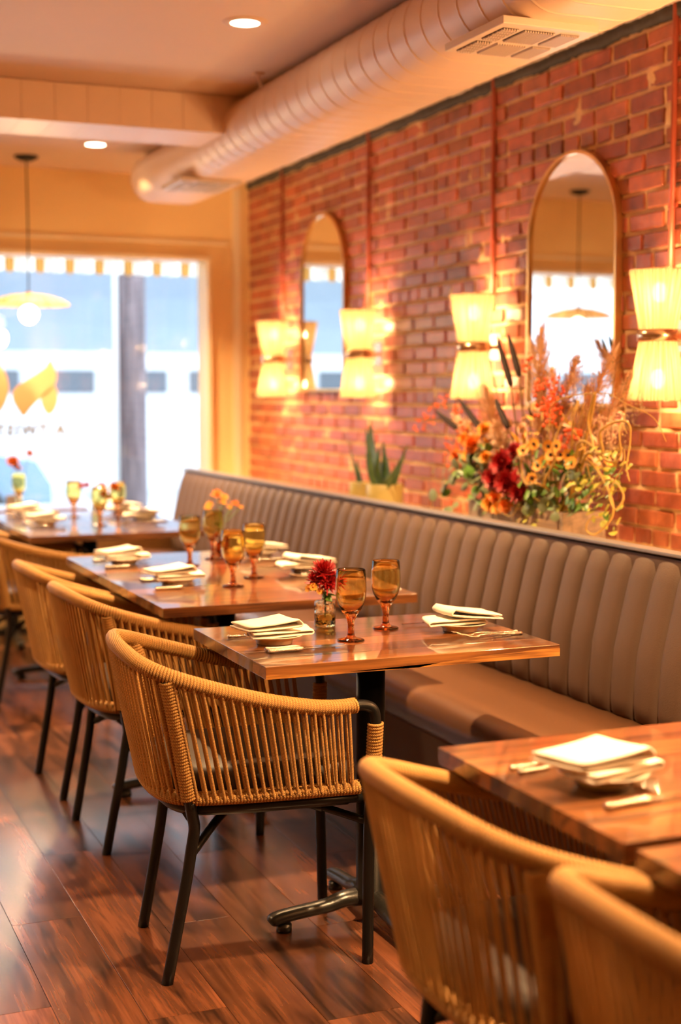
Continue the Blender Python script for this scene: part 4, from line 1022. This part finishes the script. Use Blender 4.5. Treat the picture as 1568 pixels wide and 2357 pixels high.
def plume(base, tip, w_, n=420, mt=M_pampas):
    b, t_ = Vector(base), Vector(tip); d = t_-b; L = d.length; dn = d/L; s_ = dn.cross(Vector((1, 0, 0))).normalized(); u = s_.cross(dn); mb = MB()
    for i in range(n):
        f = rg.random()**0.9; c = b + d*f; az = R(0, 2*PI); rad = w_*(math.sin(PI*(0.10+0.85*f))**0.8)*R(.5, 1.1)
        o = (s_*math.cos(az) + u*math.sin(az)*0.7); ln = R(.5, 1.0)*L*0.20
        e = c + o*rad + dn*ln + Vector((0, 0, -R(0, .02))); m = c.lerp(e, .5) + o*rad*.25
        w = dn.cross(o)*R(.0014, .0028)
        mb.add([c-w*.6, c+w*.6, m+w, e, m-w], [(0, 1, 2, 4), (4, 2, 3)])
    mb.tube([b, t_], 0.002, n=4); mb.build('pampas_plume', mt, ar); stemto(b, 0.002)
for b_, t_, w_, n_ in [((2.56, 4.66, 1.13), (2.55, 4.80, 1.40), .075, 750), ((2.59, 4.47, 1.22), (2.60, 4.47, 1.60), .070, 750), ((2.60, 4.36, 1.24), (2.62, 4.27, 1.50), .070, 600), ((2.60, 4.24, 1.22), (2.62, 4.05, 1.52), .060, 550), ((2.57, 4.82, 1.16), (2.56, 5.06, 1.30), .055, 500),
                      ((2.60, 4.42, 1.3), (2.63, 4.60, 1.57), .045, 380), ((2.60, 4.14, 1.2), (2.62, 3.95, 1.44), .045, 380), ((2.58, 4.32, 1.25), (2.58, 4.36, 1.47), .06, 450), ((2.56, 4.60, 1.10), (2.50, 4.62, 1.28), .07, 500)]: plume(b_, t_, w_, n_)
# dense under-layer of stems and small foliage
for i in range(60):
    a = R(-1.15, 1.15); L = R(.18, .60)*(1.0 if abs(a) < .8 else .8); p = (2.575 + R(-.06, .05), 4.45 + math.sin(a)*L*1.15, 0.98 + math.cos(a)*L); stemto(p, R(.0012, .002), rg.choice([M_stem, M_straw, M_stem]), 'twig')
# mums
for i, (y, z, r, x_, mt, nm) in enumerate([(4.499, 1.143, .060, 2.47, M_red, 'red_bloom'), (4.450, 1.080, .058, 2.46, M_red, 'red_bloom'), (4.545, 1.085, .052, 2.46, M_red, 'red_bloom'), (4.395, 1.045, .040, 2.47, M_red, 'red_bloom'), (4.620, 1.09, .030, 2.47, M_red, 'red_bloom'), (4.455, 1.19, .036, 2.49, M_red, 'red_bloom'),
        (4.746, 1.205, .050, 2.48, M_orange, 'orange_bloom'), (4.80, 1.16, .034, 2.49, M_gold, 'orange_bloom'), (4.574, 0.996, .040, 2.46, M_gold, 'orange_bloom'), (4.526, 1.025, .034, 2.455, M_orange, 'orange_bloom'), (4.455, 0.995, .032, 2.455, M_orange, 'orange_bloom'), (4.923, 1.149, .034, 2.50, M_orange, 'orange_bloom'), (4.65, 1.16, .030, 2.48, M_gold, 'orange_bloom'), (4.50, .985, .03, 2.45, M_gold, 'orange_bloom'),
        (4.70, 1.26, .032, 2.50, M_gold, 'orange_bloom'), (4.86, 1.22, .030, 2.50, M_gold, 'orange_bloom'), (4.42, 1.27, .026, 2.5, M_pampas, 'dried_bloom')]):
    bloom(MB(), (x_, y, z), r, 6, 18, (-1, R(-.7, .0), R(.2, .7)), seed=100+i, wide=.26).build(nm, mt, ar); stemto((x_+.02, y, z-.01))
for i, (y, z) in enumerate([(4.33, 1.219), (4.198, 1.187), (4.142, 1.189), (4.106, 1.19), (4.264, 1.161), (4.157, 1.218), (4.304, 1.145), (4.37, 1.195), (4.23, 1.215), (4.08, 1.165), (4.32, 1.10), (4.19, 1.16)]):
    p_, c_ = MB(), MB(); daisy(p_, c_, (2.475+R(-.01, .02), y, z), .024, (-1, R(-.8, .0), R(-.1, .6)), seed=150+i); f_ = p_.build('daisy', M_gold, ar); c_.build('daisy_centre', M_dark, f_); stemto((2.49, y, z), .0014, M_green)
# berries
for i, (y, z, k) in enumerate([(5.294, 1.267, 10), (5.24, 1.285, 8), (5.10, 1.36, 8), (5.17, 1.34, 6), (4.322, 1.431, 14), (4.305, 1.341, 26), (4.256, 1.364, 26), (4.246, 1.311, 24), (4.119, 1.248, 18), (4.173, 1.224, 20), (4.945, 1.334, 12), (4.90, 1.26, 12), (4.34, 1.40, 14), (5.00, 1.16, 22), (4.96, 1.13, 20), (5.02, 1.20, 16), (4.87, 1.20, 12), (4.24, 1.42, 12), (4.44, 1.49, 8)]):
    mb = MB()
    for j in range(k): mb.ball((2.52+R(-.03, .03), y+R(-.028, .028), z+R(-.028, .028)), R(.0045, .008), 6, 4)
    mb.build('berry_cluster', M_bor, ar, kind='stuff'); stemto((2.53, y, z), .0014)
# leaves
def discleaf(c, r, mt, nm='leaf'):
    n_ = Vector((-1, R(-.8, .5), R(-.4, .8))).normalized(); q = n_.to_track_quat('Z', 'Y').to_matrix(); vs = [Vector(c)]; k = 10
    for j in range(k): a = 2*PI*j/k; vs.append(Vector(c) + q @ Vector((math.cos(a)*r, math.sin(a)*r*.85, -0.18*r)))
    MB().add(vs, [(0, 1+j, 1+(j+1) % k) for j in range(k)]).build(nm, mt, ar)
for (y, z) in [(5.033, 1.076), (5.051, 1.014), (4.958, 1.097), (4.902, 1.066), (4.813, 1.120), (4.743, 1.14), (4.691, 1.094), (4.707, 1.06), (4.974, 0.951), (4.86, 1.13), (4.78, 1.10), (4.76, 1.06)]:
    for j in range(4): discleaf((2.50+R(-.04, .03), y+R(-.035, .035), z+R(-.03, .03)), R(.017, .030), rg.choice([M_euc, M_euc, M_green]))
for (y, z) in [(4.16, 1.11), (4.08, 1.06), (4.20, 1.05), (4.30, 1.05), (4.35, 1.01), (4.25, 1.0), (4.13, 1.0), (4.18, 1.13), (4.05, 1.12), (4.68, 1.03), (4.70, .99)]:
    for j in range(4): discleaf((2.50+R(-.04, .03), y+R(-.04, .04), z+R(-.03, .03)), R(.014, .026), rg.choice([M_euc, M_green, M_green, M_euc]))
for (y, z) in [(4.003, 1.145), (3.876, 1.179), (3.825, 1.126), (3.924, 1.107), (3.975, 1.075), (4.056, 1.128), (3.847, 1.066), (3.927, 1.171), (4.249, 1.0), (4.398, .978), (3.90, 1.04), (3.83, 1.14), (4.10, 1.16), (4.0, 1.03), (3.86, .99), (4.33, .985)]:
    for j in range(8):
        c = Vector((2.50+R(-.04, .04), y+R(-.04, .04), z+R(-.04, .04))); leaf(MB(), c, c + Vector((R(-.02, .01), R(-.03, .03), R(-.03, .01))), R(.010, .018)).build('leaf', rg.choice([M_ygreen, M_ygreen, M_green]), ar)
for i in range(150):
    y = R(4.0, 4.85); z = R(.97, 1.2); c = Vector((2.53+R(-.05, .05), y, z)); a = R(0, 2*PI); leaf(MB(), c, c + Vector((R(-.05, 0), .055*math.cos(a), .05*math.sin(a))), R(.008, .016)).build('leaf', rg.choice([M_green, M_euc, M_stem, M_green]), ar)
for i in range(110):
    y = R(3.95, 4.95); z = 1.13+R(0, .22)*(1-abs(y-4.4)); c = Vector((2.56+R(-.06, .05), y, z)); a = R(0, PI); leaf(MB(), c, c + Vector((R(-.03, .02), .05*math.cos(a), .05*math.sin(a))), R(.004, .009)).build('dried_leaf', rg.choice([M_straw, M_stem, M_gold, M_pampas]), ar)
# fine airy sprays at the upper right
for k_ in range(26):
    y = R(3.85, 4.35); z = R(1.22, 1.52); b = Vector((2.58, 4.2+(y-4.2)*.5, 1.05)); e = Vector((2.58+R(-.05, .05), y, z)); mb = MB(); P = spline([b, b.lerp(e, .5)+Vector((0, R(-.03, .03), .02)), e], 5); mb.tube(P, .0011, n=4)
    for j in range(16):
        q_ = P[rg.randrange(4, len(P))]; v = q_ + Vector((R(-.02, .02), R(-.03, .03), R(-.01, .035))); mb.tube([q_, v], .0006, n=3, cap=False); mb.ball(v, R(.002, .0038), 5, 3)
    mb.build('seed_spray', rg.choice([M_straw, M_stem, M_pampas]), ar)
# curly willow
def vine(pts, x_, r0=0.0048, root=True):
    P = [(x_ + R(-.02, .02), y, z) for y, z in pts]
    if root: P = [(2.57, 4.3, .96), (2.54, (4.3+pts[0][0])/2, (0.98+pts[0][1])/2)] + P
    S_ = spline(P, 7); m = len(S_); MB().tube(S_, [r0*(1-.7*i/m) for i in range(m)], n=7).build('curly_willow', M_straw, ar)
vine([(4.009, 1.174), (3.917, 1.136), (3.839, 1.057), (3.832, 1.002), (3.912, .946), (3.955, .957), (3.926, .995), (3.85, 1.004)], 2.48, .0062)
vine([(3.90, 1.39), (3.973, 1.316), (3.959, 1.26), (3.881, 1.207), (3.758, 1.225)], 2.47, .006)
vine([(3.96, 1.20), (3.86, 1.205), (3.85, 1.25), (3.833, 1.278), (3.773, 1.306), (3.713, 1.301), (3.723, 1.24), (3.721, 1.173), (3.69, 1.128)], 2.46, .0062)
vine([(4.215, 1.09), (4.146, 1.168), (4.133, 1.212), (4.121, 1.285), (4.060, 1.345)], 2.46, .007)
vine([(4.20, 1.35), (3.911, 1.394), (3.762, 1.36), (3.66, 1.32), (3.60, 1.25)], 2.50, .003)
vine([(4.201, 1.09), (4.303, 1.085), (4.34, 1.159), (4.276, 1.222), (4.22, 1.28)], 2.44, .0045)
vine([(3.853, 1.125), (3.765, 1.08), (3.775, 1.035), (3.815, 1.086), (3.733, 1.176), (3.74, 1.22)], 2.47, .0045)
vine([(4.0, 1.24), (3.86, 1.18), (3.80, 1.20), (3.78, 1.26), (3.81, 1.30), (3.76, 1.27)], 2.48, .005)
vine([(4.05, 1.3), (4.06, 1.37), (4.10, 1.30), (4.02, 1.22), (3.95, 1.10), (3.80, 1.09)], 2.49, .004)
vine([(4.42, 1.05), (4.49, .99), (4.40, .965), (4.36, 1.01)], 2.44, .0035)

# ------------------------------------------------------------------ outside
M_pave = plain('pale street', (0.42, 0.43, 0.45), 0.85, nscale=1, namt=0.08)
structure('street_ground', MB().box((-2, 30, -0.25), (60, 43, 0.2)), M_pave)
M_fu = plain('blue grey eave shade', (0.19, 0.235, 0.285), 0.8, nscale=2, namt=0.1)  # shade under the roof overhang put into the colour
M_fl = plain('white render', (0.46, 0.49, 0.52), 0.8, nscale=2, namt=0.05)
M_fw = plain('dark shop window across the street', (0.035, 0.05, 0.07), 0.3, nscale=2, namt=0.4)
bd2 = thing('street_building', 'long pale low building across the street with an added blue grey shading eave', 'building', (0, 22, -0.15))
MB().box((-2, 1.5, 1.6), (44, 3, 3.2)).box((-14.3, 1.5, 4.9), (19.4, 3, 3.4)).build('wall', M_fl, bd2)  # taller left block added so the near mirror reflects white
cv = MB(); cp = [(0.0, 2.15)] + [(-2.6*(1-math.cos(a_*PI/2/8)), 2.15+2.2*math.sin(a_*PI/2/8)) for a_ in range(1, 9)] + [(-2.7, 6.0), (1.0, 6.0), (1.0, 2.15)]
cv.prism([(y_, z_) for y_, z_ in cp], -4.6, 20, M=Matrix(((0, 0, 1), (1, 0, 0), (0, 1, 0)))); cv.build('shading_eave', M_fu, bd2)  # concave curve added to make the blue grey fade darker towards the top
for i in range(26):
    x = -14 + i*1.16; MB().box((0, 0, 0), (0.80, 0.08, 0.36), bev=0.01).build('window', M_fw, bd2, (x, 0.0, 1.70))
pole = thing('utility_pole', 'weathered wooden utility pole standing outside the shop window', 'pole', (2.650, 10.5, -0.15))
MB().tube([(0, 0, 0), (0.005, 0, 2.5), (0, 0, 7)], [0.108, 0.102, 0.095], n=20).build('pole_shaft', wood('weathered pole wood', (0.05, 0.04, 0.048), (0.15, 0.12, 0.135), axis=2, rough=0.9), pole)
MB().tube([(-.125, -.02, 0), (-.122, -.02, 7)], 0.02, n=8).build('conduit', M_fl, pole)
M_car = plain('pale blue car paint', (0.03, 0.09, 0.17), 0.25, coat=1.0, namt=0.03)
car = thing('parked_car', 'blue car parked across the street at the left picture edge', 'car', (0.75, 15.0, -0.15))
body = [(-2.1, .35), (-2.15, .62), (-2.0, .80), (-1.2, .90), (-.65, 1.36), (.55, 1.40), (1.15, .98), (1.85, .86), (2.0, .62), (2.0, .35)]
Mx = Matrix(((1, 0, 0), (0, 0, -1), (0, 1, 0)))
MB().prism(body, -0.82, 0.82, M=Mx).build('car_body', M_car, car)
MB().prism([(-1.05, .93), (-.6, 1.31), (.5, 1.34), (.98, .98)], -0.83, 0.83, M=Mx).build('side_window', M_fw, car)
for x in (-1.3, 1.25):
    for y in (-.78, .78): MB().tube([(x, y-.1, .32), (x, y+.1, .32)], .32, n=24).build('wheel', M_black, car)
# scalloped valance of the shop awning
va = thing('awning_valance', 'scalloped striped awning valance hanging outside above the window', 'awning', (0, 8.72, 0))
wv = 0.1816
def scal(x0, x1, c):
    n = 8; top = 2.25; pl_ = []
    for i in range(n+1):
        x = x0+(x1-x0)*i/n; u = (x-c)/(wv/2); pl_.append((x, 2.117 + 0.020*min(1, abs(u))**2))
    return pl_ + [(x1, top), (x0, top)]
for i in range(-18, 11):
    c = 1.551 + i*wv - 0.0
    MB().prism([(a-c, b_) for a, b_ in scal(c-0.060, c+0.060, c)], -0.001, 0.001, M=Mx).build('white_scallop', M_valw, va, (c, 0, 0))
    MB().prism([(a-c-wv/2, b_) for a, b_ in [(c+0.0605, 2.128), (c+wv/2, 2.108), (c+wv-0.0605, 2.128), (c+wv-0.0605, 2.25), (c+0.0605, 2.25)]], -0.001, 0.001, M=Mx).build('tan_stripe', M_valt, va, (c+wv/2, 0, 0))
MB().box((0.2, 0.0, 2.262), (5.6, 0.02, 0.02)).build('awning_bar', M_fl, va)
